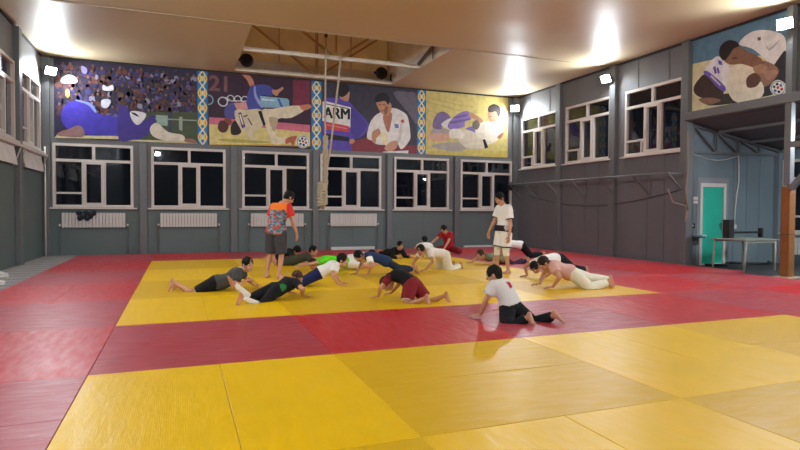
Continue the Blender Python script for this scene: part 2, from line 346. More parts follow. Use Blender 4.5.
  ('39352f',1,[(10.65,4.17),(9.88,4.18),(9.08,3.99),(9.13,3.94),(9.75,3.92),(10.54,3.99)]),
  ('e4e2e8',1,[(10.7,4.83),(10.36,5.15),(10.13,4.98),(9.96,4.73),(10.06,4.23),(10.34,4.4)]),
  ('6a55b0',1,[(10.7,4.81),(10.58,4.84),(10.09,4.37),(10.14,4.24),(10.34,4.39)]),
  ('c9c4dc',0,[(10.52,4.71),(10.47,4.72),(10.21,4.44),(10.23,4.4)]),
  ('6a55b0',0,[(10.44,4.9),(10.37,4.93),(10.32,4.74),(10.38,4.73)]),
  ('6a55b0',0,[(10.34,4.86),(10.29,4.88),(10.24,4.73),(10.29,4.71)]),
  ('5f55b8',0,[(10.3,5.05),(10.2,5),(10.17,4.89),(10.28,4.94)]),
  ('3e2d2b',1,[(10.99,4.53),(10.83,4.71),(10.65,4.77),(10.33,4.41),(10.13,4.24),(10.2,4.09),(10.61,4.16),(10.93,4.33)]),
  ('8d675a',1,[(10.84,4.2),(10.47,4.17),(10.19,4.05),(10.57,4.01)]),
  ('5566b8',1,[(9.82,5.31),(9.53,5.42),(9.6,5.34),(9.73,5.24)]),
  ('e9e7ea',1,[(9.75,5.29),(9.48,5.47),(9.14,5.44),(8.75,5.25),(8.63,5.05),(8.65,4.77),(8.94,4.62),(9.12,4.81),(9.42,5.1)]),
  ('b9b8c4',1,[(9.13,5.24),(9.01,5),(8.75,5.13),(9,4.93)]),
  ('50525e',0,[(9.29,5.31),(9.21,5.3),(9.2,5.23),(9.27,5.23)]),
  ('2b2830',1,[(9.11,4.25),(8.74,4.77),(8.61,4.79),(8.59,4.11),(8.87,3.96),(9.15,3.97)]),
  ('8f6a5b',1,[(9.35,4.68),(9.12,4.75),(8.8,4.52),(8.82,4.32),(9.1,4.15),(9.28,4.41)]),
  ('e2dac8',1,[(9.94,4.8),(9.59,4.8),(9.4,4.69),(9.36,4.49),(9.51,4.35),(9.16,4.28),(9.15,3.95),(9.74,3.92),(10.01,4.23),(10.02,4.57)]),
  ('5d4038',1,[(9.53,4.44),(9.35,4.53),(9.18,4.37),(9.28,4.21),(9.5,4.23)]),
  ('84604f',1,[(10.01,5.23),(9.81,5.32),(9.6,5.12),(9.18,4.81),(9.12,4.54),(9.35,4.64),(9.65,4.8),(9.96,4.86),(10.13,5.02)]),
  ('5e4238',0,[(9.93,5.01),(9.81,5.01),(9.74,4.95),(9.9,4.96)]),
  ('5e4238',0,[(10.03,5.15),(9.96,5.17),(9.93,5.14),(10.01,5.12)]),
  ('231d1d',1,[(10.26,5.16),(10.23,5.37),(10.04,5.45),(9.82,5.37),(9.74,5.24),(9.89,5.21),(9.99,5.09),(10.13,4.99)]),
  ('a47d6a',1,[(9.38,4.65),(9.18,4.69),(9.03,4.58),(9.11,4.48),(9.29,4.51)]),
  ('a47d6a',1,[(9.11,4.48),(8.89,4.49),(8.79,4.41),(9,4.29)]),
  ('dcdcdc',1,[(8.6,4.04),(8.62,3.96),(8.68,3.91),(8.77,3.9),(8.86,3.94),(8.93,4.02),(8.96,4.11),(8.93,4.19),(8.87,4.24),(8.78,4.25),(8.69,4.2),(8.62,4.13)]),
  ('6b7078',1,[(8.62,4.04),(8.64,3.97),(8.69,3.92),(8.77,3.92),(8.85,3.95),(8.91,4.02),(8.94,4.1),(8.92,4.18),(8.86,4.22),(8.78,4.23),(8.7,4.19),(8.64,4.12)]),
  ('e6e6e4',1,[(8.63,4.04),(8.65,3.98),(8.7,3.94),(8.77,3.93),(8.84,3.97),(8.9,4.03),(8.92,4.1),(8.9,4.17),(8.85,4.21),(8.78,4.21),(8.71,4.18),(8.65,4.12)]),
  ('b8343c',0,[(8.66,4.02),(8.67,4),(8.71,4),(8.73,4.04),(8.71,4.06),(8.67,4.06)]),
  ('2b2b33',0,[(8.72,3.98),(8.74,3.95),(8.77,3.96),(8.79,3.99),(8.77,4.02),(8.74,4.01)]),
  ('3f6b8f',0,[(8.8,4.02),(8.82,3.99),(8.86,4),(8.88,4.03),(8.86,4.06),(8.82,4.05)]),
  ('3a6f4b',0,[(8.83,4.11),(8.84,4.08),(8.88,4.09),(8.9,4.12),(8.88,4.15),(8.84,4.14)]),
  ('33333b',0,[(8.76,4.15),(8.78,4.13),(8.81,4.13),(8.83,4.17),(8.82,4.19),(8.78,4.19)]),
  ('6c6cb0',0,[(8.68,4.11),(8.69,4.08),(8.73,4.09),(8.75,4.13),(8.73,4.15),(8.69,4.14)]),
  ('b8343c',0,[(8.74,4.07),(8.76,4.05),(8.79,4.05),(8.81,4.09),(8.79,4.11),(8.76,4.11)]),
 ],
}
# ------------------------------------------------------------------ shell: floor, walls, ceiling
g = MB().box(XL - 0.3, 16.0, YF, YB + 0.3, -0.20, -0.045)
struct(g.build('floor', M_conc))

def wall_piece(mb, axis, c0, c1, u0, u1, z0, z1, openings):
    """boxes of a wall between thickness c0..c1 leaving the openings (ua,ub,za,zb) free"""
    def bx(a, b, za, zb):
        if b - a < 1e-4 or zb - za < 1e-4: return
        if axis == 'y': mb.box(a, b, c0, c1, za, zb)
        else: mb.box(c0, c1, a, b, za, zb)
    cur = u0
    for (a, b, za, zb) in sorted(openings):
        bx(cur, a, z0, z1); bx(a, b, z0, max(z0, min(za, z1))); bx(a, b, min(max(zb, z0), z1), z1); cur = b
    bx(cur, u1, z0, z1)

BW = [(-3.46, -1.33), (-0.83, 1.36), (1.87, 4.06), (4.44, 6.63), (7.12, 9.28), (9.76, 11.97)]
WZ0, WZ1 = 1.40, 3.27
ops = [(a, b, WZ0, WZ1) for a, b in BW]
mb = MB()
mb.cur = 0; wall_piece(mb, 'y', YB, YB + 0.25, XL - 0.25, XR + 0.25, -0.045, ZSILL, ops)
mb.cur = 1; wall_piece(mb, 'y', YB, YB + 0.25, XL - 0.25, XR + 0.25, ZSILL, ZC + 0.05, ops)
mb.cur = 0
for x in [c + BAY / 2 for c in COLX[:-1]] + [XL + 0.66, XR - 1.3]:
    mb.box(x - 0.012, x + 0.012, YB - 0.012, YB, -0.04, ZSILL)
struct(mb.build('wall_back', [M_lower, M_upper]))

RWN = [(16.60, 18.80), (13.96, 16.14), (11.27, 13.36)]
RZ0, RZ1 = 2.96, 4.86
mb = MB()
wall_piece(mb, 'x', XR, XR + 0.25, 11.17, YB, -0.045, ZC + 0.05, [(a, b, RZ0, RZ1) for a, b in RWN])
for y in (17.8, 15.15, 12.5, 14.5, 11.9):
    mb.box(XR - 0.012, XR, y - 0.012, y + 0.012, -0.04, RZ0 - 0.05)
for y in (18.3, 17.1, 15.6, 14.6, 12.9, 11.8):
    mb.box(XR - 0.01, XR, y - 0.01, y + 0.01, RZ1 + 0.06, ZC)
wall_piece(mb, 'x', XR, XR + 0.25, YF, 11.17, 3.67, ZC + 0.05, [])
wall_piece(mb, 'x', XR, XR + 0.25, YF, 2.0, -0.045, 3.67, [])
struct(mb.build('wall_right', M_side))

LWN = [(16.42, 18.70), (13.76, 16.06)]
LZ0, LZ1 = 2.97, 4.85
mb = MB()
lo = [(a, b, LZ0, LZ1) for a, b in LWN]
mb.cur = 0; wall_piece(mb, 'x', XL - 0.25, XL, YF, YB, -0.045, 2.9, [])
mb.cur = 1; wall_piece(mb, 'x', XL - 0.25, XL, YF, YB, 2.9, ZC + 0.05, lo)
struct(mb.build('wall_left', [M_lower, M_upper]))
struct(MB().box(XL - 0.25, 16, YF - 0.25, YF, -0.045, ZC + 0.05).build('wall_front', M_side))

# ceiling: stretched glossy film in two sheets with the open hatch between
HX0, HX1, HY0, HY1 = 1.61, 6.93, 14.06, 18.93
mb = MB()
mb.box(XL, HX0, HY0 + 0.02, YB, ZC, ZC + 0.02).box(HX1, XR, HY0 + 0.02, YB, ZC, ZC + 0.02)
mb.box(HX0, HX1, HY1, YB, ZC, ZC + 0.02).box(XL, XR, YF, HY0 - 0.02, ZC, ZC + 0.02)
mb.cur = 1; mb.box(XL, XR, HY0 - 0.02, HY0 + 0.02, ZC - 0.012, ZC + 0.02)
struct(mb.build('ceiling', [M_ceil, mat('ceiling seam', 'a3977f', 0.4)]))
M_cor = mat('dark shadow gap', '2c2a2a', 0.8)
struct(MB().box(XL, XR, YB - 0.03, YB, ZC - 0.05, ZC).build('trim_back', M_cor))
struct(MB().box(XR - 0.03, XR, YF, YB - 0.03, ZC - 0.06, ZC).build('trim_right', M_cor))
struct(MB().box(XL, XL + 0.03, YF, YB - 0.03, ZC - 0.06, ZC).build('trim_left', M_cor))
# the hatch: brown boarded roof space above it
mb = MB()
mb.box(HX0 - 0.05, HX1 + 0.05, YB - 0.05, YB + 0.2, ZC + 0.45, 7.9)
mb.box(HX0 - 0.06, HX0, HY0, YB, ZC + 0.02, 7.9).box(HX1, HX1 + 0.06, HY0, YB, ZC + 0.42, 7.9)
mb.box(HX0 - 0.05, HX1 + 0.05, HY0 - 0.08, HY0 - 0.02, ZC + 0.02, 7.9).box(HX0 - 0.05, HX1 + 0.05, HY0 - 0.08, YB + 0.2, 7.9, 8.0)
mb.cur = 1
mb.box(HX1, HX1 + 0.05, HY0, HY1, ZC + 0.02, ZC + 0.42)
mb.box(HX0, HX1, YB - 0.06, YB + 0.1, ZC + 0.02, ZC + 0.45)
mb.cur = 2
for x in (3.05, 4.27, 5.5, 6.85): mb.box(x - 0.012, x + 0.012, YB - 0.075, YB - 0.05, ZC + 0.45, 7.9)
struct(mb.build('roof_shell', [M_ply, M_offw, mat('board joint', 'a88a5c', 0.7)]))

# steel columns
def column(x0, x1, y0, y1, z0, z1, m=M_steel):
    return struct(MB().box(x0, x1, y0, y1, z0, z1).build('steel_column', m, bevel=0.008))
for x in COLX: column(x - 0.1, x + 0.1, YB - 0.13, YB, -0.045, 3.36)
column(XR - 0.24, XR, YB - 0.13, YB, -0.045, ZC - 0.05); column(XL, XL + 0.2, YB - 0.13, YB, -0.045, ZC - 0.05)
for y in COLY[:2]: column(XR - 0.12, XR, y - 0.12, y + 0.12, -0.045, ZC - 0.05)
column(XR - 0.14, XR + 0.1, 11.05, 11.27, -0.045, ZC - 0.05)
for y in (16.25, 13.6, 10.9): column(XL, XL + 0.13, y - 0.13, y + 0.13, -0.045, ZC - 0.05)
MB_ = MB().box(12.0, 12.14, 8.33, 8.47, 1.93, ZC - 0.05)
struct(MB_.build('steel_column', M_steel, bevel=0.008))
struct(MB().box(11.95, XR, 2.0, 11.05, 3.67, 3.87).build('steel_beam', M_steel, bevel=0.008))
struct(MB().bar((12.0, 8.28, 2.78), (12.0, 5.7, 2.78), 0.14, 0.12).build('steel_beam', M_steel))
struct(MB().bar((12.0, 8.3, 1.85), (12.0, 7.5, 2.75), 0.1).build('steel_beam', M_steel))
column(11.90, 12.15, 5.5, 5.74, -0.045, ZC - 0.05)

# ------------------------------------------------------------------ windows
def window(n, P, U, N, w, z0, z1, style, label=None):
    """P start point on the wall plane (z=0), U unit along the wall, N unit into the room"""
    rot = math.atan2(U[1], U[0])
    root = empty('window_%d' % n, (P[0], P[1], 0), rot); struct(root)
    sgn = 1 if (Vector((-math.sin(rot), math.cos(rot), 0)).dot(Vector(N)) > 0) else -1
    def bx(m, a, b, d0, d1, za, zb):
        y0, y1 = sorted((sgn * d0, sgn * d1)); m.box(a, b, y0, y1, za, zb)
    fw = 0.075; f = MB(); zt = z0 + (z1 - z0) * 0.735; h = z1 - z0
    bx(f, 0, fw, -0.06, 0.05, z0, z1); bx(f, w - fw, w, -0.06, 0.05, z0, z1)
    bx(f, fw, w - fw, -0.06, 0.05, z0, z0 + fw); bx(f, fw, w - fw, -0.06, 0.05, z1 - fw, z1)
    bx(f, fw, w - fw, -0.06, 0.05, zt - 0.04, zt + 0.04)
    bx(f, w / 2 - 0.04, w / 2 + 0.04, -0.06, 0.05, zt + 0.04, z1 - fw)
    s0, s1 = w * 0.365, w * 0.635
    bx(f, s0 - 0.03, s0 + 0.03, -0.06, 0.05, z0 + fw, zt - 0.04); bx(f, s1 - 0.03, s1 + 0.03, -0.06, 0.05, z0 + fw, zt - 0.04)
    if style >= 1: bx(f, fw, s0 - 0.03, -0.06, 0.05, z0 + h * 0.21, z0 + h * 0.21 + 0.055)
    if style == 2: bx(f, s0 - 0.14, s0 - 0.10, -0.06, 0.05, z0 + fw, z0 + h * 0.21)
    f.build('window_frame', M_frame, root)
    s = MB(); za, zb = z0 + fw, zt - 0.04
    for (a, b, c, d) in ((s0 + 0.03, s0 + 0.09, za, zb), (s1 - 0.09, s1 - 0.03, za, zb), (s0 + 0.09, s1 - 0.09, za, za + 0.06), (s0 + 0.09, s1 - 0.09, zb - 0.06, zb)):
        bx(s, a, b, -0.03, 0.07, c, d)
    so = s.build('sash', M_frame, root)
    hd = MB(); bx(hd, s0 + 0.045, s0 + 0.07, 0.07, 0.11, za + 0.55, za + 0.58); bx(hd, s0 + 0.045, s0 + 0.07, 0.09, 0.11, za + 0.44, za + 0.58)
    hd.build('handle', M_white, so)
    p = MB(); bx(p, fw, w - fw, -0.035, -0.025, z0 + fw, z1 - fw); p.build('glass_pane', M_glass, root)
    b = MB(); bx(b, -0.1, w + 0.1, 0.0, 0.13, z0 - 0.05, z0 - 0.005); b.build('window_sill', M_frame, root)
    return root
k = 1
for i, (a, b) in enumerate(BW):
    window(k, (a, YB), (1, 0), (0, -1, 0), b - a, WZ0, WZ1, 0 if i == 1 else 1); k += 1
for a, b in RWN:   # seen from the room the far end is on the left
    window(k, (XR, b), (0, -1), (-1, 0, 0), b - a, RZ0, RZ1, 2); k += 1
for a, b in LWN:
    window(k, (XL, a), (0, 1), (1, 0, 0), b - a, LZ0, LZ1, 1); k += 1
# long ledge under the left windows and the tilted white panels beneath it
struct(MB().box(XL, XL + 0.16, 8.0, YB - 0.14, 2.84, 2.90).build('trim_1', M_frame))
PANEL = mat('frosted white panel', 'e6e4e0', 0.35, 0.5, var=0.08, vscale=3)
for i, (a, b) in enumerate(((16.65, 18.72), (14.0, 15.9))):
    r = empty('tilted_panel', (XL + 0.004, (a + b) / 2, 2.82)); w = (b - a) / 2
    tag(r, ['white panel tilted on brackets under the left wall ledge, nearest the back corner', 'white panel tilted under the left wall ledge, cut by the photo edge'][i], 'panel', 'tilted panels on the left wall')
    q = MB(); q.add([(0.03, -w, 0), (0.05, -w, 0), (0.11, -w, -0.43), (0.09, -w, -0.43), (0.03, w, 0), (0.05, w, 0), (0.11, w, -0.43), (0.09, w, -0.43)],
                    [(0, 1, 2, 3), (7, 6, 5, 4), (0, 4, 5, 1), (1, 5, 6, 2), (2, 6, 7, 3), (3, 7, 4, 0)])
    q.build('panel_board', PANEL, r)
    for s in (-1, 1):
        MB().bar((0.01, s * (w + 0.02), -0.43), (0.11, s * (w + 0.02), -0.40), 0.02).bar((0.03, s * (w + 0.02), 0.0), (0.11, s * (w + 0.02), -0.43), 0.02).build('bracket', M_frame, r)
        MB().bar((0.01, s * (w + 0.16), -0.43), (0.15, s * (w + 0.16), 0.0), 0.025).build('stay', M_frame, r)

# ------------------------------------------------------------------ alcove under the lean-to roof on the right
AX = 15.6
mb = MB(); wall_piece(mb, 'y', 11.17, 11.35, XR + 0.1, AX + 0.2, -0.045, 4.2, [(12.70, 13.60, -0.045, 2.12)])
for x in (12.45, 13.9, 14.4, 14.9): mb.box(x - 0.01, x + 0.01, 11.16, 11.17, 2.2 if x == 12.45 else -0.04, 2.85)
struct(mb.build('wall_alcove', M_alc))
mb = MB(); wall_piece(mb, 'x', AX, AX + 0.2, 2.0, 11.17, -0.045, 3.4, [(8.2, 11.0, 0.80, 2.80)])
struct(mb.build('wall_alcove_side', M_alc))
window(20, (AX, 11.0), (0, -1), (-1, 0, 0), 2.8, 0.80, 2.80, 1)
mb = MB(); mb.add([(12.24, 2, 3.66), (AX + 0.1, 2, 3.08), (AX + 0.1, 11.17, 3.08), (12.24, 11.17, 3.66), (12.24, 2, 3.72), (AX + 0.1, 2, 3.14), (AX + 0.1, 11.17, 3.14), (12.24, 11.17, 3.72)],
                  [(0, 1, 2, 3), (7, 6, 5, 4), (0, 4, 5, 1), (1, 5, 6, 2), (2, 6, 7, 3), (3, 7, 4, 0)])
struct(mb.build('roof_leanto', mat('dark soffit', '5c6066', 0.5, 0.4)))
for x in (13.2, 14.4): struct(MB().bar((x, 2.0, 3.66 - (x - 12.24) * 0.173 - 0.04), (x, 11.05, 3.66 - (x - 12.24) * 0.173 - 0.04), 0.05, 0.07).build('steel_beam', M_steel))
struct(MB().box(AX - 0.16, AX, 11.02, 11.17, -0.045, 3.0).build('steel_column', M_alc))
mb = MB()
A0, A1, B0, B1 = (12.3, 3.6), (15.55, 3.05), (12.3, 2.89), (15.55, 2.95)
def ty(p): return (p[0], 11.10, p[1])
mb.bar(ty(A0), ty(A1), 0.06, 0.07).bar(ty(B0), ty(B1), 0.06, 0.06)
for t in (0.02, 0.27, 0.52, 0.76): 
    x = A0[0] + (A1[0] - A0[0]) * t; za = A0[1] + (A1[1] - A0[1]) * t; zb = B0[1] + (B1[1] - B0[1]) * t
    mb.bar((x, 11.1, za), (x, 11.1, zb), 0.045)
    x2 = A0[0] + (A1[0] - A0[0]) * (t + 0.25); zb2 = B0[1] + (B1[1] - B0[1]) * (t + 0.25)
    if t < 0.7: mb.bar((x, 11.1, za), (x2, 11.1, zb2), 0.045)
struct(mb.build('beam_truss', M_steel))
# door
d = empty('door_1', (13.15, 11.17, -0.045)); struct(d)
f = MB(); f.box(-0.46, -0.38, -0.03, 0.1, 0, 2.16).box(0.38, 0.46, -0.03, 0.1, 0, 2.16).box(-0.38, 0.38, -0.03, 0.1, 2.06, 2.16)
f.build('door_frame', M_white, d)
f = MB(); f.box(-0.56, -0.46, -0.015, 0.0, 0, 2.30).box(0.46, 0.56, -0.015, 0.0, 0, 2.30).box(-0.46, 0.46, -0.015, 0.0, 2.16, 2.30)
f.build('casing', mat('pale grey casing', '8a8b90', 0.5), d)
leaf = MB(); leaf.box(-0.38, 0.38, 0.01, 0.05, 0.03, 2.06); lo_ = leaf.build('door_leaf', mat('turquoise door', '23b79c', 0.4, 0.5, var=0.03), d)
MB().box(-0.38, 0.38, -0.02, 0.06, 0, 0.04).build('threshold', M_white, d)
hd = MB(); hd.box(0.315, 0.345, -0.005, 0.01, 0.92, 1.14).bar((0.33, -0.05, 1.06), (0.20, -0.05, 1.06), 0.02).bar((0.33, 0.0, 1.06), (0.33, -0.05, 1.06), 0.02)
hd.build('door_handle', mat('steel', '8c8c90', 0.3, 0.5, 0.9), lo_)

# ------------------------------------------------------------------ floor boards on the left and the judo mats
mb = MB(); y = 2.0; n_ = 0
while y < YB - 0.2:
    mb.cur = n_ % 2; n_ += 1; mb.box(XL, -2.79, y + 0.01, y + 0.25, -0.04, -0.012); y += 0.265
struct(mb.build('floor_boards', [M_plank, mat('darker floor boards', '7b7572', 0.65, 0.3, var=0.12, vscale=4)]))
XE = [-2.77, -0.71, 1.34, 3.39, 5.43, 7.48, 9.53, 11.58, 12.10]
YE = [1.05, 3.11, 5.21, 7.32, 9.42, 11.65, 13.86, 16.25, 18.95]
def mat_tile(x0, x1, y0, y1, m, label, colour):
    g = 0.0015
    o = MB().box(x0 + g, x1 - g, y0 + g, y1 - g, -0.042, 0.0).build('judo_mat', m, bevel=0.003)
    # the object's origin goes to the mat's own corner
    c = Vector(((x0 + x1) / 2, (y0 + y1) / 2, -0.042)); o.data.transform(Matrix.Translation(-c)); o.location = c
    tag(o, label, 'mat', colour + ' judo mats covering the hall floor'); return o
nr = len(YE) - 1
for j in range(nr):
    for i in range(len(XE) - 1):
        x0, x1, y0, y1 = XE[i], XE[i + 1], YE[j], YE[j + 1]
        yellow = (1 <= i <= 4) and (j <= 1 or 3 <= j <= 6)
        if i == 7 and j < 4: continue
        vert = (i + j) % 2 == 0
        if i == 7: vert = True
        if y1 < 3.2 and i in (0,): pass
        colour = 'yellow' if yellow else 'red'
        m = (M_yA if vert else M_yB) if yellow else (M_rA if vert else M_rB)
        if j == 2 and i == 2: m = M_rA
        row = nr - j
        rn = 'row at the back wall' if row == 1 else ('%s row from back' % ORD[row - 1])
        if row == nr: rn = 'nearest row'
        cn = 'by the floor boards' if i == 0 else ('%s column' % ORD[i])
        if i == 7:
            mat_tile(x0, x1, y0, y1, M_rB, 'narrow red mat along the right wall, %s' % rn, 'red')
        elif i == 6 and y1 < 11.0:
            for k2 in range(2):
                a, b = (y0, (y0 + y1) / 2) if k2 == 0 else ((y0 + y1) / 2, y1)
                mat_tile(x0, 11.62, a, b, m, '%s mat at the alcove edge, %s, %s half' % (colour, rn, ['near', 'far'][k2]), colour)
        elif vert:
            xm = (x0 + x1) / 2
            mat_tile(x0, xm, y0, y1, m, '%s lengthwise mat, %s, %s, left one' % (colour, rn, cn), colour)
            mat_tile(xm, x1, y0, y1, m, '%s lengthwise mat, %s, %s, right one' % (colour, rn, cn), colour)
        else:
            ym = (y0 + y1) / 2
            mat_tile(x0, x1, y0, ym, m, '%s crosswise mat, %s, %s, near one' % (colour, rn, cn), colour)
            mat_tile(x0, x1, ym, y1, m, '%s crosswise mat, %s, %s, far one' % (colour, rn, cn), colour)

# ------------------------------------------------------------------ radiators on the back wall
def radiator(x0, x1, label, k):
    r = empty('radiator', (x0, YB, -0.042)); tag(r, label, 'radiator', 'radiators under the back windows'); w = x1 - x0
    m = MB(); n = int(w / 0.085); st = w / n
    for i in range(n):
        a = i * st
        m.box(a + 0.006, a + st - 0.006, -0.12, -0.05, 0.86, 1.27)
        m.box(a + st * 0.3, a + st * 0.7, -0.128, -0.045, 0.84, 1.29)
    m.box(0.0, w, -0.10, -0.06, 0.87, 0.91).box(0.0, w, -0.10, -0.06, 1.21, 1.25)
    m.build('radiator_body', mat('radiator enamel', 'd4d0cb', 0.35, 0.5), r)
    MB().tube([(-0.05, -0.07, 0.855), (w + 0.05, -0.07, 0.855)], 0.016).build('feed_pipe', mat('dark pipe', '4b4a4a', 0.5), r)
    for x in (-0.055, w + 0.055):
        MB().tube([(x, -0.07, -0.04), (x, -0.07, 0.90)], 0.02).build('pipe', M_steel, r)
        MB().ball((x, -0.08, 0.92), 0.035).build('valve', M_white, r, smooth=True)
RAD = [(-3.23, -1.55, 'white ribbed radiator under the first back window, dark cloth draped over it'), (-0.58, 1.09, 'white ribbed radiator under the second back window from the left'),
       (2.13, 3.86, 'white radiator partly behind the man in the orange T-shirt'), (4.78, 6.45, 'white radiator right of the knotted rope')]
for q, a in enumerate(RAD): radiator(*a, q)
# dark cloth on the first radiator
m = MB(); random.seed(3)
for i in range(9):
    m.ball((-2.78 + 0.05 * i - 0.02 * (i % 2), YB - 0.171 - 0.02 * (i % 3), 1.24 - 0.05 * ((i * 7) % 4)), (0.07, 0.05, 0.09), 10, 7)
tag(m.build('folded_cloth', mat('dark navy cloth', '20222e', 0.8, bump=0.4, bscale=30), smooth=True), 'dark navy cloth bunched on top of the first radiator', 'cloth')
tag(MB().tube([(-3.62, YB - 0.18, -0.04), (-3.62, YB - 0.18, 3.14)], 0.022).build('wall_pipe', M_white, smooth=True), 'thin white pipe standing upright in the left back corner', 'pipe')
tag(MB().box(4.82, 6.40, YB - 0.045, YB - 0.005, -0.042, 0.09).build('foam_strip', M_white, bevel=0.01), 'long white strip lying along the foot of the back wall', 'strip')
tag(MB().box(9.9, 11.95, YB - 0.12, YB - 0.02, -0.042, 0.05).build('foam_strip', M_white, bevel=0.01), 'short white strip at the back wall behind the standing man in white', 'strip')

# ------------------------------------------------------------------ floodlights
M_led = bpy.data.materials.new('floodlight led'); M_led.use_nodes = True
_b = M_led.node_tree.nodes['Principled BSDF']; _b.inputs['Base Color'].default_value = (0.9, 0.95, 1, 1)
_b.inputs['Emission Color'].default_value = (0.86, 0.94, 1.0, 1); _b.inputs['Emission Strength'].default_value = LED
M_led2 = M_led.copy(); M_led2.name = 'floodlight led strong'
M_led2.node_tree.nodes['Principled BSDF'].inputs['Emission Strength'].default_value = LED2
def flood(P, D, label, w=0.27, h=0.20, led=None):
    D = Vector(D).normalized(); rz = math.atan2(D.y, D.x) - PI / 2; tilt = math.asin(D.z)
    r = empty('floodlight', P); r.rotation_euler = (tilt, 0, rz)
    tag(r, label, 'light', 'floodlights under the ceiling')
    m = MB().box(-w / 2 - 0.02, w / 2 + 0.02, -0.06, 0.0, -h / 2 - 0.02, h / 2 + 0.02)
    for i in range(7): m.box(-w / 2 + i * w / 7, -w / 2 + i * w / 7 + 0.012, -0.09, -0.06, -h / 2, h / 2)
    m.build('housing', M_black, r)
    MB().box(-w / 2, w / 2, 0.001, 0.012, -h / 2, h / 2).build('led_panel', led or M_led, r)
    MB().bar((-w / 2 - 0.03, -0.03, 0), (-w / 2 - 0.03, -0.16, 0), 0.015, 0.03).bar((w / 2 + 0.03, -0.03, 0), (w / 2 + 0.03, -0.16, 0), 0.015, 0.03).bar((-w / 2 - 0.03, -0.16, 0), (w / 2 + 0.03, -0.16, 0), 0.03, 0.015).build('bracket', M_steel, r)
flood((-3.42, YB - 0.35, 5.27), (0.75, -1, -0.6), 'bright floodlight in the left back corner above the banners')
flood((11.92, YB - 0.30, 5.27), (-0.8, -1, -0.6), 'bright floodlight in the right back corner beside the yellow banner')
flood((XR - 0.30, 13.90, 5.33), (-1, -0.25, -0.6), 'bright floodlight on the right wall above the second window gap')
flood((11.82, 8.38, 5.30), (-1, -0.3, -0.22), 'bright floodlight on the pillar at the right edge')
flood((XL + 0.31, 10.9, 5.3), (1, -0.1, -0.35), 'floodlight on the left wall outside the photo', led=M_led2)
flood((XL + 0.17, 3.5, 5.3), (1, 0.6, -0.2), 'floodlight on the left wall beside the camera', led=M_led2)
flood((XR - 0.17, 3.0, 5.3), (-1, 0.6, -0.2), 'floodlight on the right wall beside the camera', led=M_led2)
flood((4.3, YF + 0.17, 5.3), (0, 1, -0.15), 'floodlight high on the front wall behind the camera', led=M_led2)
flood((-1.5, YF + 0.17, 5.3), (0.2, 1, -0.15), 'floodlight high on the front wall, left end', led=M_led2)
flood((9.5, YF + 0.17, 5.3), (-0.2, 1, -0.15), 'floodlight high on the front wall, right end', led=M_led2)

r = empty('added_alcove_lamp', (14.0, 6.6, 3.28)); tag(r, 'added strip lamp, unseen, brightening the alcove under the lean-to roof', 'light')  # unseen lamp added to brighten the alcove
MB().box(-0.08, 0.08, -0.65, 0.65, 0.0, 0.06).build('lamp_body', M_white, r)
M_tube = bpy.data.materials.new('lamp tube'); M_tube.use_nodes = True
_b = M_tube.node_tree.nodes['Principled BSDF']; _b.inputs['Emission Color'].default_value = (0.85, 0.94, 1.0, 1); _b.inputs['Emission Strength'].default_value = LED * 1.0
MB().tube([(0, -0.62, -0.03), (0, 0.62, -0.03)], 0.03).build('lamp_tube', M_tube, r)
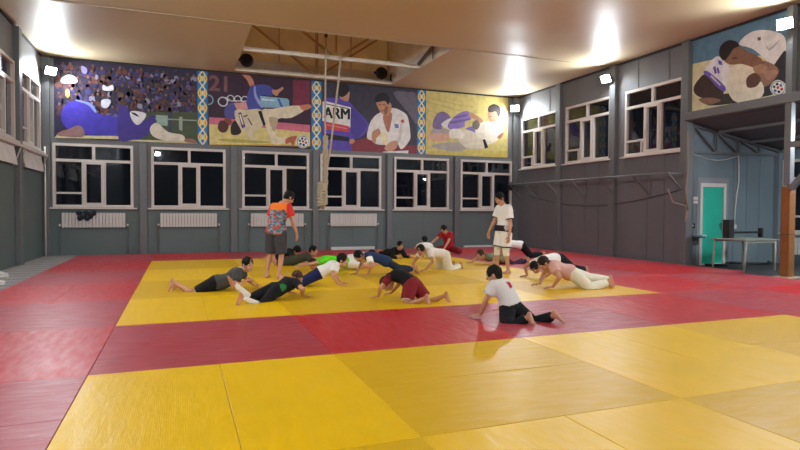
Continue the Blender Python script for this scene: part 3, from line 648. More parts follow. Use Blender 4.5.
# ------------------------------------------------------------------ printed banners
def catmull(pts, sub=3):
    n = len(pts); o = []
    for i in range(n):
        p0, p1, p2, p3 = (Vector(pts[(i + j - 1) % n]) for j in range(4))
        for k in range(sub):
            t = k / sub
            o.append(0.5 * ((2 * p1) + (p2 - p0) * t + (2 * p0 - 5 * p1 + 4 * p2 - p3) * t * t + (3 * p1 - p0 - 3 * p2 + p3) * t ** 3))
    return o
class Print:
    """flat printed picture: coloured shapes laid one over another in the banner's plane, one mesh"""
    def __init__(s, u0, u1, z0, z1, plane, side):
        s.r = (u0, u1, z0, z1); s.mb = MB(); s.cols = []; s.k = 0; s.plane = plane; s.side = side
    def idx(s, c):
        if c not in s.cols: s.cols.append(c)
        return s.cols.index(c)
    def P(s, u, z, k): 
        d = 0.006 + 0.0004 * k
        return (u, s.plane - d, z) if s.side == 'b' else (s.plane - d, u, z)
    def base(s, c):
        u0, u1, z0, z1 = s.r; s.mb.cur = s.idx(c)
        if s.side == 'b': s.mb.box(u0, u1, s.plane - 0.006, s.plane, z0, z1)
        else: s.mb.box(s.plane - 0.006, s.plane, u0, u1, z0, z1)
    def poly(s, c, pts, smooth=0):
        u0, u1, z0, z1 = s.r; s.k += 1
        q = catmull(pts) if smooth else [Vector(p) for p in pts]
        q = [(min(max(p[0], u0), u1), min(max(p[1], z0), z1)) for p in q]
        s.mb.cur = s.idx(c); o = len(s.mb.v)
        area = sum(q[i][0] * q[(i + 1) % len(q)][1] - q[(i + 1) % len(q)][0] * q[i][1] for i in range(len(q)))
        if (area > 0) != (s.side == 'b'): q = q[::-1]
        s.mb.add([s.P(a, b, s.k) for a, b in q], [tuple(range(len(q)))])
    def stroke(s, c, pts, w):
        s.k += 1; s.mb.cur = s.idx(c); pts = [Vector(p) for p in pts]; V = []
        for i, p in enumerate(pts):
            t = (pts[min(i + 1, len(pts) - 1)] - pts[max(i - 1, 0)]).normalized(); n = Vector((-t.y, t.x)) * w / 2
            V += [p + n, p - n]
        s.mb.add([s.P(v.x, v.y, s.k) for v in V], [(2 * i + 1, 2 * i + 3, 2 * i + 2, 2 * i) if s.side == 'b' else (2 * i, 2 * i + 2, 2 * i + 3, 2 * i + 1) for i in range(len(pts) - 1)])
    def text(s, c, txt, u, z, h, w=None, shear=0.0, bold=0.0):
        cu = bpy.data.curves.new('lettering', 'FONT'); cu.body = txt; cu.size = 1.0; cu.offset = bold
        ob = bpy.data.objects.new('lettering', cu); COL.objects.link(ob); bpy.context.view_layer.update()
        me = bpy.data.meshes.new_from_object(ob.evaluated_get(bpy.context.evaluated_depsgraph_get()))
        xs = [v.co.x for v in me.vertices]; ys = [v.co.y for v in me.vertices]
        x0, x1, y0, y1 = min(xs), max(xs), min(ys), max(ys); sy = h / (y1 - y0); sx = (w / (x1 - x0)) if w else sy
        s.k += 1; s.mb.cur = s.idx(c)
        s.mb.add([s.P(u + (v.co.x - x0) * sx, z + (v.co.y - y0) * sy + shear * (v.co.x - x0) * sx, s.k) for v in me.vertices], [tuple(p.vertices) for p in me.polygons])
        bpy.data.objects.remove(ob); bpy.data.curves.remove(cu); bpy.data.meshes.remove(me)
    def build(s, name, label, cat):
        ms = [mat('print ' + c, c, 0.5, 0.35, bump=0.12, bscale=1.6, var=0.14, vscale=5.5) for c in s.cols]
        o = s.mb.build(name, ms, fix=False)
        u0, u1, z0, z1 = s.r
        c = Vector(((u0 + u1) / 2, s.plane, z0)) if s.side == 'b' else Vector((s.plane, (u0 + u1) / 2, z0))
        o.data.transform(Matrix.Translation(-c)); o.location = c
        return tag(o, label, cat)
PB = YB - 0.001
def art(pr, key):
    for c, sm, pts in ART[key]: pr.poly(c, pts, sm)
ZB0, ZB1 = 3.41, 5.71
b = Print(-3.41, 0.50, ZB0, ZB1, PB, 'b'); b.base('2d2744')
random.seed(11)
cols = ['332d4c', '453d7a', '53323a', '2b2740', '5c4140', '3a3364', '6a3d38', '5f5a92', '2d2a40', '47313d', '3e3876', '8f8aa6', '231f34']
for row in range(9):
    zr = 5.52 - row * 0.165; n = 26 + row % 2
    for i in range(n):
        u = -3.36 + 3.8 * (i + 0.5) / n + random.uniform(-0.05, 0.05); z = zr + random.uniform(-0.04, 0.04); q = random.uniform(0.8, 1.15)
        c = cols[int(random.random() ** 1.2 * len(cols))]; sk = random.choice(['5a3d36', '6e4c42', '3d2c2c', '7d5a4c', '2c2228']); b.k = 3 + row * 2
        b.poly(c, [(u - .075 * q, z - .13), (u - .08 * q, z - .03), (u - .04 * q, z + .01), (u + .04 * q, z + .01), (u + .08 * q, z - .03), (u + .075 * q, z - .13)], 1)
        if random.random() < .4: b.poly(random.choice(cols), [(u - .07 * q, z - .1), (u + random.uniform(-.1, .1), z - .02), (u + .05 * q, z - .11)], 1)
        b.poly(sk, [(u + .034 * q * math.cos(t * PI / 3), z + .042 + .042 * q * math.sin(t * PI / 3)) for t in range(6)], 1)
b.k = 40
art(b, 'A'); b.build('banner', 'long dark banner showing a blue judoka grappling before a crowd, leftmost of the back wall', 'banner')

b = Print(0.83, 4.13, ZB0, ZB1, PB, 'b'); b.base('3b2236')
b.text('7d5358', '21', 0.86, 5.12, 0.50, 0.56, bold=0.03)
def ring(cx, cz, r, a0=0, a1=2 * PI, n=18): return [(cx + r * math.cos(a0 + (a1 - a0) * i / n), cz + r * math.sin(a0 + (a1 - a0) * i / n)) for i in range(n + 1)]
b.stroke('7fb0bb', ring(0.83, 4.83, 0.15, -PI / 2, PI / 2), 0.035)
b.stroke('cfd6dc', ring(1.28, 4.80, 0.14), 0.035)
for cx in (1.52, 1.74, 1.96): b.stroke('cfd6dc', ring(cx, 4.92, 0.10, -0.6, PI + 1.2), 0.03)
b.stroke('cfd6dc', [(1.36, 4.95), (1.55, 4.84), (1.75, 4.86), (1.95, 4.86), (2.1, 4.9)], 0.03)
art(b, 'B'); b.build('banner', 'banner showing a white judoka throwing one in blue, under the ceiling hatch', 'banner')

b = Print(4.50, 8.00, ZB0, ZB1, PB, 'b'); b.base('3a3646')
ART_C = ART['C']
for c, sm, pts in ART_C: b.poly(c, pts, sm)
[b.text('1b1a22', 'ARM', 4.545 + d, 4.49, 0.37, 0.90) for d in (0, 0.014, 0.028, 0.04)]
b.build('banner', 'dark banner with a judoka marked ARM facing one in white', 'banner')

b = Print(8.35, 11.79, ZB0, ZB1, PB, 'b'); b.base('cfc078'); art(b, 'D')
b.build('banner', 'yellow banner of two judoka wrestling on the ground, beside the right corner', 'banner')

b = Print(8.60, 11.04, 3.90, 5.70, XR - 0.002, 'r'); b.base('5d8199'); art(b, 'E')
b.build('banner', 'banner of two judoka grappling, high on the right wall over the alcove', 'banner')

OL = ['ornamental blue strip with yellow interlace left of the throwing banner', 'ornamental blue strip with yellow interlace behind the hanging rope', 'ornamental blue strip with yellow interlace left of the yellow banner']
for (u0, u1), lb in zip(((0.50, 0.83), (4.13, 4.50), (8.00, 8.35)), OL):
    b = Print(u0, u1, ZB0, ZB1, PB, 'b'); b.base('1f7fc0'); c = (u0 + u1) / 2; hw = (u1 - u0) * 0.36; H = ZB1 - ZB0; N = 5
    for e in (u0 + 0.022, u1 - 0.022): b.stroke('155a94', [(e, ZB0), (e, ZB1)], 0.02)
    for sg in (-1, 1):
        b.stroke('f0d77a', [(c + sg * hw * math.sin(PI * N * i / 60.0), ZB0 + H * i / 60.0) for i in range(61)], 0.042)
        b.stroke('e9dfb8', [(c + sg * hw * 0.55 * math.sin(PI * N * 2 * i / 90.0), ZB0 + H * i / 90.0) for i in range(91)], 0.03)
    for q in range(N):
        zc = ZB0 + H * (q + 0.5) / N
        b.stroke('f0d77a', ring(c, zc, 0.06), 0.036); b.poly('f4efdc', ring(c, zc, 0.028, n=8)[:-1])
        for a in range(4):
            w = PI / 4 + a * PI / 2; b.stroke('f0d77a', [(c + 0.05 * math.cos(w), zc + 0.05 * math.sin(w)), (c + 0.12 * math.cos(w), zc + 0.12 * math.sin(w))], 0.022)
        ze = ZB0 + H * q / N
        if q: b.poly('f4efdc', [(c - 0.03, ze), (c, ze - 0.05), (c + 0.03, ze), (c, ze + 0.05)])
    b.build('ornament_strip', lb, 'banner')['group'] = 'ornamental strips between the banners'

# ------------------------------------------------------------------ hatch: trusses, rope, round fixtures
def truss(y, top, label, ends):
    m = MB(); xc = 4.27
    m.bar((HX0 + 0.02, y, ZC + 0.04), (HX1 - 0.02, y, ZC + 0.04), 0.10, 0.12)
    r = empty('roof_truss', (xc, y, ZC)); tag(r, label, 'truss', 'roof trusses in the ceiling hatch')
    a = MB().bar((HX0 + 0.02 - xc, 0, 0.04), (HX1 - 0.02 - xc, 0, 0.04), 0.09, 0.11); a.build('bottom_chord', M_offw, r)
    for sg in (-1, 1):
        MB().bar((sg * 0.08, 0, 0.08), (sg * 2.45, 0, 1.72), 0.06).build('diagonal', mat('ochre steel', 'a98c5e', 0.6), r)
    MB().bar((0, 0, 0.08), (0, 0, 2.0), 0.05).build('post', mat('ochre steel', 'a98c5e', 0.6), r)
    return r
truss(18.85, 0, 'white truss beam along the back of the ceiling hatch, above the banners', 0)
truss(16.40, 0, 'white truss beam crossing the middle of the ceiling hatch, rope hung from it', 0)
tag(MB().bar((HX1 - 0.06, 15.3, ZC + 0.36), (HX1 - 0.06, 16.36, ZC + 0.10), 0.09, 0.06).bar((HX1 - 0.06, 15.3, ZC + 0.0), (HX1 - 0.06, 15.3, ZC + 0.38), 0.03).build('brace', M_steel), 'grey diagonal brace at the right edge of the ceiling hatch', 'brace')
for x, lb in ((1.97, 'round black fixture at the left end of the hatch beam'), (6.47, 'round black fixture at the right end of the hatch beam')):
    r = empty('round_fixture', (x, 18.78, ZC + 0.10)); tag(r, lb, 'fixture', 'round black fixtures on the hatch beam')
    m = MB().ball((0, -0.10, 0.205), (0.215, 0.13, 0.215), 24, 14); m.build('shell', M_black, r, smooth=True)
    m = MB().tube([(0, -0.235, 0.205), (0, -0.20, 0.205)], [0.13, 0.17], 24); m.build('grille', mat('black mesh', '0c0c0d', 0.8), r)
    MB().box(-0.27, -0.20, -0.14, -0.04, 0.17, 0.24).build('bracket', M_black, r)
# climbing rope looped up and knotted
M_rope = mat('hemp rope', 'b5a68e', 0.85, 0.2, bump=0.6, bscale=60, var=0.15, vscale=30)
RY = 16.28
r = empty('climbing_rope', (3.92, RY, 1.4)); tag(r, 'beige climbing rope hanging from the hatch, looped into a thick knot', 'rope')
def rel(pts): return [(a - 3.92, 0.0 if len(q) < 1 else q[0], z - 1.4) for a, z, *q in pts]
MB().tube(rel([(3.94, 6.4), (3.93, 5.6), (3.92, 4.5), (3.92, 3.2), (3.90, 2.2)]), 0.026, 8).build('long_strand', M_rope, r, smooth=True)
MB().tube(rel([(4.38, 5.86), (4.30, 5.0), (4.18, 4.0), (4.07, 3.1), (3.93, 2.3)]), 0.03, 8).build('slanted_strand', M_rope, r, smooth=True)
m = MB(); 
for s_, ph in ((1, 0), (-1, 2.0), (0.6, 4.1)):
    m.tube(rel([(3.93 + 0.045 * math.sin(i * 0.7 + ph), 3.5 - i * 0.075, 0.045 * math.cos(i * 0.7 + ph)) for i in range(20)]), 0.04, 8)
m.build('twisted_bundle', M_rope, r, smooth=True)
m = MB()
for i in range(9):
    z = 2.12 - i * 0.075; m.tube(rel([(3.84 + 0.12 * math.cos(a * PI / 6), z + 0.03 * math.sin(a * PI / 6 + i), 0.10 * math.sin(a * PI / 6)) for a in range(13)]), 0.042, 8)
m.tube(rel([(3.80, 2.15), (3.77, 1.8, -0.12), (3.79, 1.5, -0.06), (3.80, 1.44)]), 0.04, 8)
m.tube(rel([(3.90, 2.15), (3.93, 1.8, -0.12), (3.88, 1.52, -0.1), (3.86, 1.4)]), 0.04, 8)
m.build('knot', M_rope, r, smooth=True)
MB().box(-0.02, 0.06, -0.03, 0.03, 4.93, 5.3).build('hook', M_black, r)

# ------------------------------------------------------------------ pull-up rail along the right wall
r = empty('wall_rail', (XR, 15.0, 2.3)); tag(r, 'long grey rail held off the right wall on slanted brackets', 'rail')
MB().tube([(-0.63, 11.15 - 15, 0.05), (-0.63, 18.75 - 15, 0.05)], 0.026).build('rail_bar', M_steel, r, smooth=True)
for y in (18.7, 17.75, 16.40, 15.10, 13.75, 12.42, 11.20):
    q = MB().bar((0, y - 15, 0.05), (-0.66, y - 15, 0.05), 0.045).bar((-0.6, y - 15, 0.04), (-0.02, y - 15, -0.47), 0.04)
    q.box(-0.02, 0.0, y - 15 - 0.05, y - 15 + 0.05, -0.52, 0.1)
    q.build('bracket', M_steel, r)
tag(MB().tube([(XR - 0.05, 18.4 - i * 0.36, 1.95 - 0.42 * math.sin(PI * min(1, i / 20.0)) * (1 if i else 0)) for i in range(21)], 0.011, 6).build('hanging_cable', mat('dark cable', '2a2a2c', 0.6), smooth=True), 'thin dark cable sagging along the right wall below the rail', 'cable')
m = MB().tube([(11.62, 11.2, 1.95), (11.64, 11.05, 1.6), (12.0, 10.98, 1.5), (12.05, 10.98, 1.2), (11.98, 10.97, 1.1), (12.02, 10.97, 1.35)], 0.018, 8)
m.tube([(12.05, 11.0, 3.4), (12.06, 10.99, 2.4), (12.0, 10.99, 1.9), (12.08, 10.98, 1.4)], 0.02, 8)
tag(m.build('strap', mat('tan strap', '8b7465', 0.8), smooth=True), 'tan strap hanging on the corner post at the end of the rail', 'strap')
r = empty('wall_bracket', (11.72, YB - 0.35, 2.3)); tag(r, 'dark round pad on a bracket beside the back right corner', 'bracket')
MB().ball((0, -0.05, 0.0), (0.13, 0.07, 0.17), 14, 9).build('pad', M_black, r, smooth=True)
MB().bar((0.0, 0, 0.02), (0.27, 0, 0.02), 0.06, 0.09).bar((0.05, 0, -0.05), (0.25, 0.0, -0.38), 0.05).build('arm', M_steel, r)

# ------------------------------------------------------------------ padded pillar, table and things in the alcove
r = empty('pillar_padding', (12.07, 8.40, -0.042)); tag(r, 'brown wooden casing wrapped round the foot of the right pillar', 'casing')
WD = mat('brown board casing', '8a5a2e', 0.6, 0.3, bump=0.15, bscale=8, var=0.12, vscale=5)
m = MB(); m.box(-0.095, 0.095, -0.095, -0.075, 0.0, 1.95).box(-0.095, 0.095, 0.075, 0.095, 0.0, 1.95).box(-0.095, -0.075, -0.075, 0.075, 0.0, 1.95).box(0.075, 0.095, -0.075, 0.075, 0.0, 1.95)
m.build('boards', WD, r, bevel=0.01)
MB().box(-0.098, 0.098, -0.098, 0.098, 0.92, 0.94).build('joint_band', mat('dark tape', '5a3c22', 0.6), r)
MB().box(-0.22, 0.26, -0.18, 0.16, 0.0, 0.03).build('foot_plate', mat('pale board', 'b7a58c', 0.7), r)
r = empty('side_table', (12.75, 9.9, -0.045)); tag(r, 'narrow grey table with pale tubular legs in the alcove', 'table')
MB().box(-0.58, 0.58, -0.47, 0.47, 0.735, 0.765).build('tabletop', mat('grey laminate', '8f958c', 0.5, 0.4), r, bevel=0.006)
for x in (-0.5, 0.46):
    for y in (-0.42, 0.42):
        MB().tube([(x + (0.0 if x > 0 else -0.06), y, 0.0), (x, y, 0.735)], 0.022, 10).build('leg', mat('pale leg paint', 'a9a594', 0.4), r, smooth=True)
MB().box(-0.52, 0.48, -0.43, -0.40, 0.68, 0.735).box(-0.52, 0.48, 0.40, 0.43, 0.68, 0.735).build('apron', mat('pale leg paint', 'a9a594', 0.4), r)
r = empty('speaker', (12.55, 10.20, 0.72)); tag(r, 'tall black speaker box standing on the alcove table', 'speaker')
MB().box(-0.09, 0.09, -0.09, 0.09, 0.0, 0.45).build('cabinet', M_black, r, bevel=0.01)
MB().tube([(0, -0.091, 0.15), (0, -0.098, 0.15)], 0.07, 20).build('driver_cone', mat('dark cone', '242426', 0.7), r)
MB().tube([(0, -0.091, 0.34), (0, -0.098, 0.34)], 0.04, 20).build('tweeter', mat('dark cone', '242426', 0.7), r)
r = empty('dark_bar', (13.30, 10.25, 0.72)); tag(r, 'dark bar with a block at its end, lying on the alcove table', 'bar')
MB().bar((-0.6, 0, 0.13), (0.45, 0, 0.13), 0.05).build('bar', M_black, r)
MB().box(0.40, 0.48, -0.05, 0.05, 0.0, 0.24).build('end_block', M_black, r, bevel=0.008)
MB().box(-0.6, -0.55, -0.05, 0.05, 0.0, 0.16).build('foot', M_black, r)
# wall fittings round the door
for i, (x, z) in enumerate(((12.49, 1.71), (12.57, 1.71), (12.49, 1.61), (12.57, 1.61))):
    r = tag(MB().box(x - 0.036, x + 0.036, 11.145, 11.17, z - 0.04, z + 0.04).build('wall_switch', M_white, bevel=0.006), 'white wall switch left of the turquoise door, %s of the block of four' % ['upper left', 'upper right', 'lower left', 'lower right'][i], 'switch', 'light switches by the door')
r = empty('intercom', (12.42, 11.17, 0.93)); tag(r, 'small black box on the wall left of the turquoise door', 'box')
MB().box(-0.06, 0.06, -0.06, 0, 0, 0.13).build('case', M_black, r, bevel=0.006)
MB().box(-0.03, 0.0, -0.065, -0.06, 0.05, 0.09).build('display', M_white, r)
r = empty('wall_shelf', (12.50, 11.02, 0.62)); tag(r, 'small dark shelf on the wall left of the turquoise door', 'shelf')
MB().box(-0.2, 0.1, -0.12, 0.14, 0.07, 0.10).box(-0.2, 0.1, 0.08, 0.14, -0.12, 0.07).build('board', mat('dark shelf', '35363a', 0.6), r)
tag(MB().box(12.50, 12.66, 10.90, 11.05, 0.722, 0.77).build('paper_pack', mat('pale blue pack', 'a9c7dd', 0.5), bevel=0.01), 'white and blue pack lying on the small shelf by the door', 'pack')
m = MB().tube([(14.0, 11.14, 3.0), (14.05, 11.14, 2.6), (14.06, 11.14, 2.2), (13.98, 11.14, 1.8), (13.94, 11.14, 1.4), (13.93, 11.14, 1.02)], 0.016, 8)
r = m.build('wall_cable', M_white, smooth=True); tag(r, 'white cable running down the alcove wall right of the door', 'cable')
MB().box(13.88, 13.99, 11.12, 11.17, 0.90, 1.02).build('socket', M_white, r, bevel=0.006)
tag(MB().tube([(12.35 + i * 0.165, 11.13, 2.86 - 0.14 * math.sin(PI * i / 10)) for i in range(11)], 0.012, 6).build('looped_cable', M_white, smooth=True), 'white cable drooping from the truss above the turquoise door', 'cable')
m = MB().tube([(AX - 0.03 - 0.0 * i, 10.9 - 0.4 * i, 0.3) for i in range(6)], 0.03)
r = empty('radiator', (AX, 9.9, 0)); tag(r, 'white radiator under the alcove window behind the pillar', 'radiator')
m = MB()
for i in range(14): m.box(-0.12, -0.05, 0.7 - i * 0.1, 0.7 - i * 0.1 + 0.085, 0.22, 0.68)
m.build('radiator_body', mat('radiator enamel', 'd4d0cb', 0.35, 0.5), r)
MB().tube([(-0.09, -0.7, 0.26), (-0.09, 0.85, 0.26)], 0.02).tube([(-0.09, 0.85, -0.04), (-0.09, 0.85, 0.28)], 0.02).build('feed_pipe', M_white, r)
m = MB().tube([(12.6 + i * 0.25, 10.9 - 0.25 * math.sin(i), 0.0) for i in range(11)], 0.03, 8)
tag(m.build('floor_hose', M_black, smooth=True), 'black hose lying on the dark alcove floor behind the table', 'hose')
# sneakers by the left wall
def sneaker(x, y, rz, label):
    r = empty('sneaker', (x, y, -0.012), rz); tag(r, label, 'shoe', 'pale sneakers on the floor boards')
    m = MB().ball((0.0, 0, 0.06), (0.07, 0.045, 0.06)).ball((0.09, 0, 0.045), (0.085, 0.045, 0.04)).ball((-0.05, 0, 0.08), (0.05, 0.042, 0.06))
    m.build('upper', mat('pale canvas', 'c9c5bf', 0.7), r, smooth=True)
    MB().box(-0.10, 0.16, -0.045, 0.045, 0.0, 0.025).build('sole', mat('white rubber', 'dedbd6', 0.5), r, bevel=0.01)
    MB().box(0.0, 0.07, -0.015, 0.015, 0.09, 0.105).build('laces', M_white, r)
sneaker(-3.10, 12.05, 0.2, 'pale sneaker on the left floor boards, nearer the camera')
sneaker(-3.35, 13.4, 0.9, 'pale sneaker on the left floor boards, farther back against the wall')
# ------------------------------------------------------------------ people
def V3(*a): return Vector(a)
def remesh(mb, voxel, it=3, fac=0.5):
    me = mb.mesh('tmp', []); ob = bpy.data.objects.new('tmp', me); COL.objects.link(ob)
    bm = bmesh.new(); bm.from_mesh(me); bmesh.ops.recalc_face_normals(bm, faces=bm.faces); bm.to_mesh(me); bm.free()
    r = ob.modifiers.new('r', 'REMESH'); r.mode = 'VOXEL'; r.voxel_size = voxel; r.use_smooth_shade = True
    s = ob.modifiers.new('s', 'SMOOTH'); s.factor = fac; s.iterations = it
    bpy.context.view_layer.update()
    out = bpy.data.meshes.new_from_object(ob.evaluated_get(bpy.context.evaluated_depsgraph_get()))
    bpy.data.objects.remove(ob); bpy.data.meshes.remove(me)
    return out
def ik(a, t, l1, l2, pole):
    """elbow/knee position; the target is pulled in when out of reach"""
    d = t - a; L = d.length; mx = (l1 + l2) * 0.995
    if L > mx: k = min(L / mx, 1.12); l1 *= k; l2 *= k
    if L > (l1 + l2) * 0.999: t = a + d * ((l1 + l2) * 0.999 / L); d = t - a; L = d.length
    x = (l1 * l1 - l2 * l2 + L * L) / (2 * L); y = math.sqrt(max(l1 * l1 - x * x, 0)); u = d / L
    p = Vector(pole); p = p - u * p.dot(u)
    if p.length < 1e-5: p = u.orthogonal()
    return a + u * x + p.normalized() * y, t
TOR = [(-0.17, .07, .07), (-.13, .125, .095), (-.05, .158, .112), (.05, .162, .115), (.2, .148, .103), (.38, .138, .096), (.55, .147, .102), (.72, .16, .11), (.86, .165, .10), (.95, .12, .078), (1.02, .068, .062), (1.10, .052, .055)]
SKIN = {}
def skin(h):
    if h not in SKIN:
        m = mat('skin ' + h, h, 0.5, 0.4, var=0.04, vscale=9); m.node_tree.nodes['Principled BSDF'].inputs['Subsurface Weight'].default_value = 0.0; SKIN[h] = m
    return SKIN[h]
M_eye = mat('eye white', 'e6e2dc', 0.3); M_iris = mat('dark iris', '1d1512', 0.2); M_lip = mat('lips', '9c5a50', 0.5)

class Person:
    def __init__(s, **c):
        s.c = c; k = s.k = c.get('k', 1.0); th = math.radians(c['th'])
        s.hk = c.get('hk', 1.12 * k ** 0.35)
        g = c.get
        s.pel = Vector(c['pel']); s.neck = Vector(c['neck'])
        s.hl = Vector(g('hl', (0, 1, 0))).normalized(); s.sl = Vector(g('sl', (0, 1, 0))).normalized()
        s.mid = (s.pel + s.neck) / 2 + Vector(g('bend', (0, 0, 0)))
        s.fat = g('fat', 1.0)
        s.head = Vector(c['head']); s.fd = Vector(c['fd']).normalized(); ud = Vector(g('ud', (0, 0, 1)))
        s.ud = (ud - s.fd * ud.dot(s.fd)).normalized(); s.hs = s.ud.cross(s.fd).normalized()
        t = s.tan(0.92)
        s.sh = {}; s.el = {}; s.wr = {}; s.hip = {}; s.kn = {}; s.an = {}
        la, lf, lt, ls = .29 * k, .25 * k, .42 * k, .41 * k
        for q, sg in (('l', 1), ('r', -1)):
            S = s.spine(0.90) + s.sl * (sg * .158 * k) + Vector(g(q + 'sh', (0, 0, 0))); s.sh[q] = S
            s.el[q], s.wr[q] = ik(S, Vector(c[q + 'w']), la, lf, g(q + 'e', (0, sg, 0)))
            H = s.spine(-0.05) + s.hl * (sg * .092 * k); s.hip[q] = H
            s.kn[q], s.an[q] = ik(H, Vector(c[q + 'a']), lt, ls, g(q + 'k', (1, 0, 0)))
        s.build()
    def spine(s, t):
        p0, p2 = s.pel, s.neck; p1 = s.mid * 2 - (p0 + p2) / 2
        if t < 0: return p0 + (p1 - p0) * 2 * t
        if t > 1: return p2 + (p2 - p1) * 2 * (t - 1)
        return p0 * (1 - t) ** 2 + p1 * 2 * t * (1 - t) + p2 * t * t
    def tan(s, t): return (s.spine(t + .02) - s.spine(t - .02)).normalized()
    def rings(s, t0, t1, off, prof=TOR, flare=0.0, n=26):
        k = s.k; L = []
        ts = sorted(set([t0, t1] + [p[0] for p in prof if t0 < p[0] < t1]))
        for t in ts:
            for i in range(len(prof) - 1):
                if prof[i][0] <= t <= prof[i + 1][0]:
                    f = (t - prof[i][0]) / (prof[i + 1][0] - prof[i][0])
                    w = prof[i][1] + (prof[i + 1][1] - prof[i][1]) * f; d = prof[i][2] + (prof[i + 1][2] - prof[i][2]) * f; break
            w, d = w * k * s.fat + off, d * k * s.fat + off
            if flare: e = max(0, 1 - (t - t0) / 0.45); w += flare * e; d += flare * e
            lat = (s.hl * (1 - min(max(t, 0), 1)) + s.sl * min(max(t, 0), 1)); tn = s.tan(t)
            lat = (lat - tn * lat.dot(tn)).normalized(); dep = tn.cross(lat); c = s.spine(t)
            ring = []
            for j in range(n):
                a = 2 * PI * j / n; ca, sa = math.cos(a), math.sin(a); e = 0.86
                ring.append(c + lat * (w * math.copysign(abs(ca) ** e, ca)) + dep * (d * math.copysign(abs(sa) ** e, sa)))
            L.append(ring)
        return L
    def hand(s, q, sg, mb):
        c = s.c; k = s.k; w = s.wr[q]
        hd = Vector(c.get(q + 'hd', (1, 0, -.25))).normalized(); pn = Vector(c.get(q + 'pn', (0, 0, -1)))
        pn = (pn - hd * pn.dot(hd)).normalized(); lat = hd.cross(pn) * sg   # little-finger side for lat>0
        curl = c.get(q + 'curl', 0.15)
        a = w + hd * .02 * k
        palm = []
        for t, wd, dp in ((0, .026, .020), (.03, .034, .018), (.065, .041, .015), (.092, .039, .012)):
            p = a + hd * t * k; palm.append([p + lat * (wd * k * math.cos(2 * PI * j / 14)) + pn * (dp * k * math.sin(2 * PI * j / 14)) for j in range(14)])
        mb.loft(palm)
        fingers = []
        for f, (o, ln) in enumerate(((-.030, .070), (-.010, .080), (.011, .074), (.030, .057))):
            p0 = a + hd * .085 * k + lat * o * k; d1 = (hd + lat * (o * 3.0) + pn * curl * .5).normalized(); d2 = (hd + lat * (o * 2.0) + pn * curl * 1.6).normalized()
            p1 = p0 + d1 * ln * .5 * k; p2 = p1 + d2 * ln * .5 * k
            fingers.append(([p0 - d1 * .012 * k, p0, p1, p2, p2 + d2 * .005 * k], [.0095 * k, .0098 * k, .0088 * k, .0075 * k, .004 * k]))
        t0 = a + hd * .022 * k - lat * .026 * k; d1 = (hd * .75 - lat * .8 + pn * .2).normalized(); d2 = (hd * .95 - lat * .35 + pn * (.2 + curl)).normalized()
        t1 = t0 + d1 * .042 * k; t2 = t1 + d2 * .032 * k
        fingers.append(([t0, t0 + d1 * .01 * k, t1, t2, t2 + d2 * .005 * k], [.0125 * k, .0125 * k, .0105 * k, .0085 * k, .004 * k]))
        return fingers
    def foot(s, q, sg, mb):
        c = s.c; k = s.k; A = s.an[q]
        td = Vector(c.get(q + 'td', (1, 0, 0))).normalized(); sn = Vector(c.get(q + 'sn', (0, 0, -1))); sn = (sn - td * sn.dot(td)).normalized()
        lat = td.cross(sn) * sg
        heel = A - td * .045 * k + sn * .048 * k; ball = A + td * .125 * k + sn * .058 * k; mid = A + td * .05 * k + sn * .035 * k
        mb.cone(A, .036 * k, heel, .034 * k); mb.cone(A + td * .01 * k, .036 * k, mid, .034 * k); 
        for o, r in ((-.022, .026), (.022, .023)): mb.cone(mid, .03 * k, ball + lat * o * k, r * k); mb.cone(heel, .03 * k, ball + lat * o * k, .022 * k)
        toes = []
        for f, (o, ln, r) in enumerate(((-.034, .045, .014), (-.014, .045, .0105), (.003, .04, .010), (.019, .034, .0095), (.034, .027, .009))):
            p = ball + lat * o * k + td * .01 * k + sn * .006 * k
            toes.append(([p, p + td * ln * .6 * k, p + td * ln * k, p + td * (ln + .006) * k], [r * k, r * k * 1.05, r * k * .9, r * k * .5]))
        return toes
    def build(s):
        c = s.c; k = s.k; hk = s.hk; mb = MB()
        mb.loft(s.rings(-.17, 1.10, 0))
        # neck + head
        hb = s.head - s.ud * .06 * hk - s.fd * .015 * hk
        mb.cone(s.spine(.98), .058 * k, hb, .052 * hk)
        R = (s.fd, s.hs, s.ud); h = s.head
        def H(f, l, u): return h + (s.fd * f + s.hs * l + s.ud * u) * hk
        mb.ball(H(-.008, 0, .022), (.094 * hk, .075 * hk, .092 * hk), 22, 14, R)
        mb.ball(H(.022, 0, -.045), (.062 * hk, .058 * hk, .070 * hk), 18, 12, R)
        mb.ball(H(.045, 0, -.088), (.030 * hk, .030 * hk, .024 * hk), 12, 8, R)
        for l in (-1, 1):
            mb.ball(H(.048, l * .034, -.03), (.028 * hk, .026 * hk, .026 * hk), 12, 8, R)
            mb.ball(H(-.008, l * .078, -.008), (.020 * hk, .009 * hk, .032 * hk), 12, 8, R)
        mb.cone(H(.080, 0, .012), .010 * hk, H(.102, 0, -.028), .013 * hk); mb.ball(H(.088, 0, -.030), (.014 * hk, .02 * hk, .010 * hk), 10, 7, R)
        mb.ball(H(.076, 0, -.062), (.012 * hk, .022 * hk, .011 * hk), 10, 7, R)
        ext = []
        for q, sg in (('l', 1), ('r', -1)):
            S, E, W, Hp, K, A = s.sh[q], s.el[q], s.wr[q], s.hip[q], s.kn[q], s.an[q]
            f = s.fat
            mb.cone(s.spine(.9), .075 * k, S, .060 * k * f)
            mb.cone(S, .056 * k * f, E, .041 * k * f); m1 = E + (W - E) * .3; mb.cone(E, .040 * k, m1, .041 * k * f); mb.cone(m1, .041 * k * f, W, .027 * k)
            mb.cone(Hp, .092 * k * f, K, .056 * k * f); m2 = K + (A - K) * .32; back = (K - Hp).cross(A - K); 
            mb.cone(K, .053 * k, m2, .055 * k * f); mb.cone(m2, .055 * k * f, A, .035 * k)
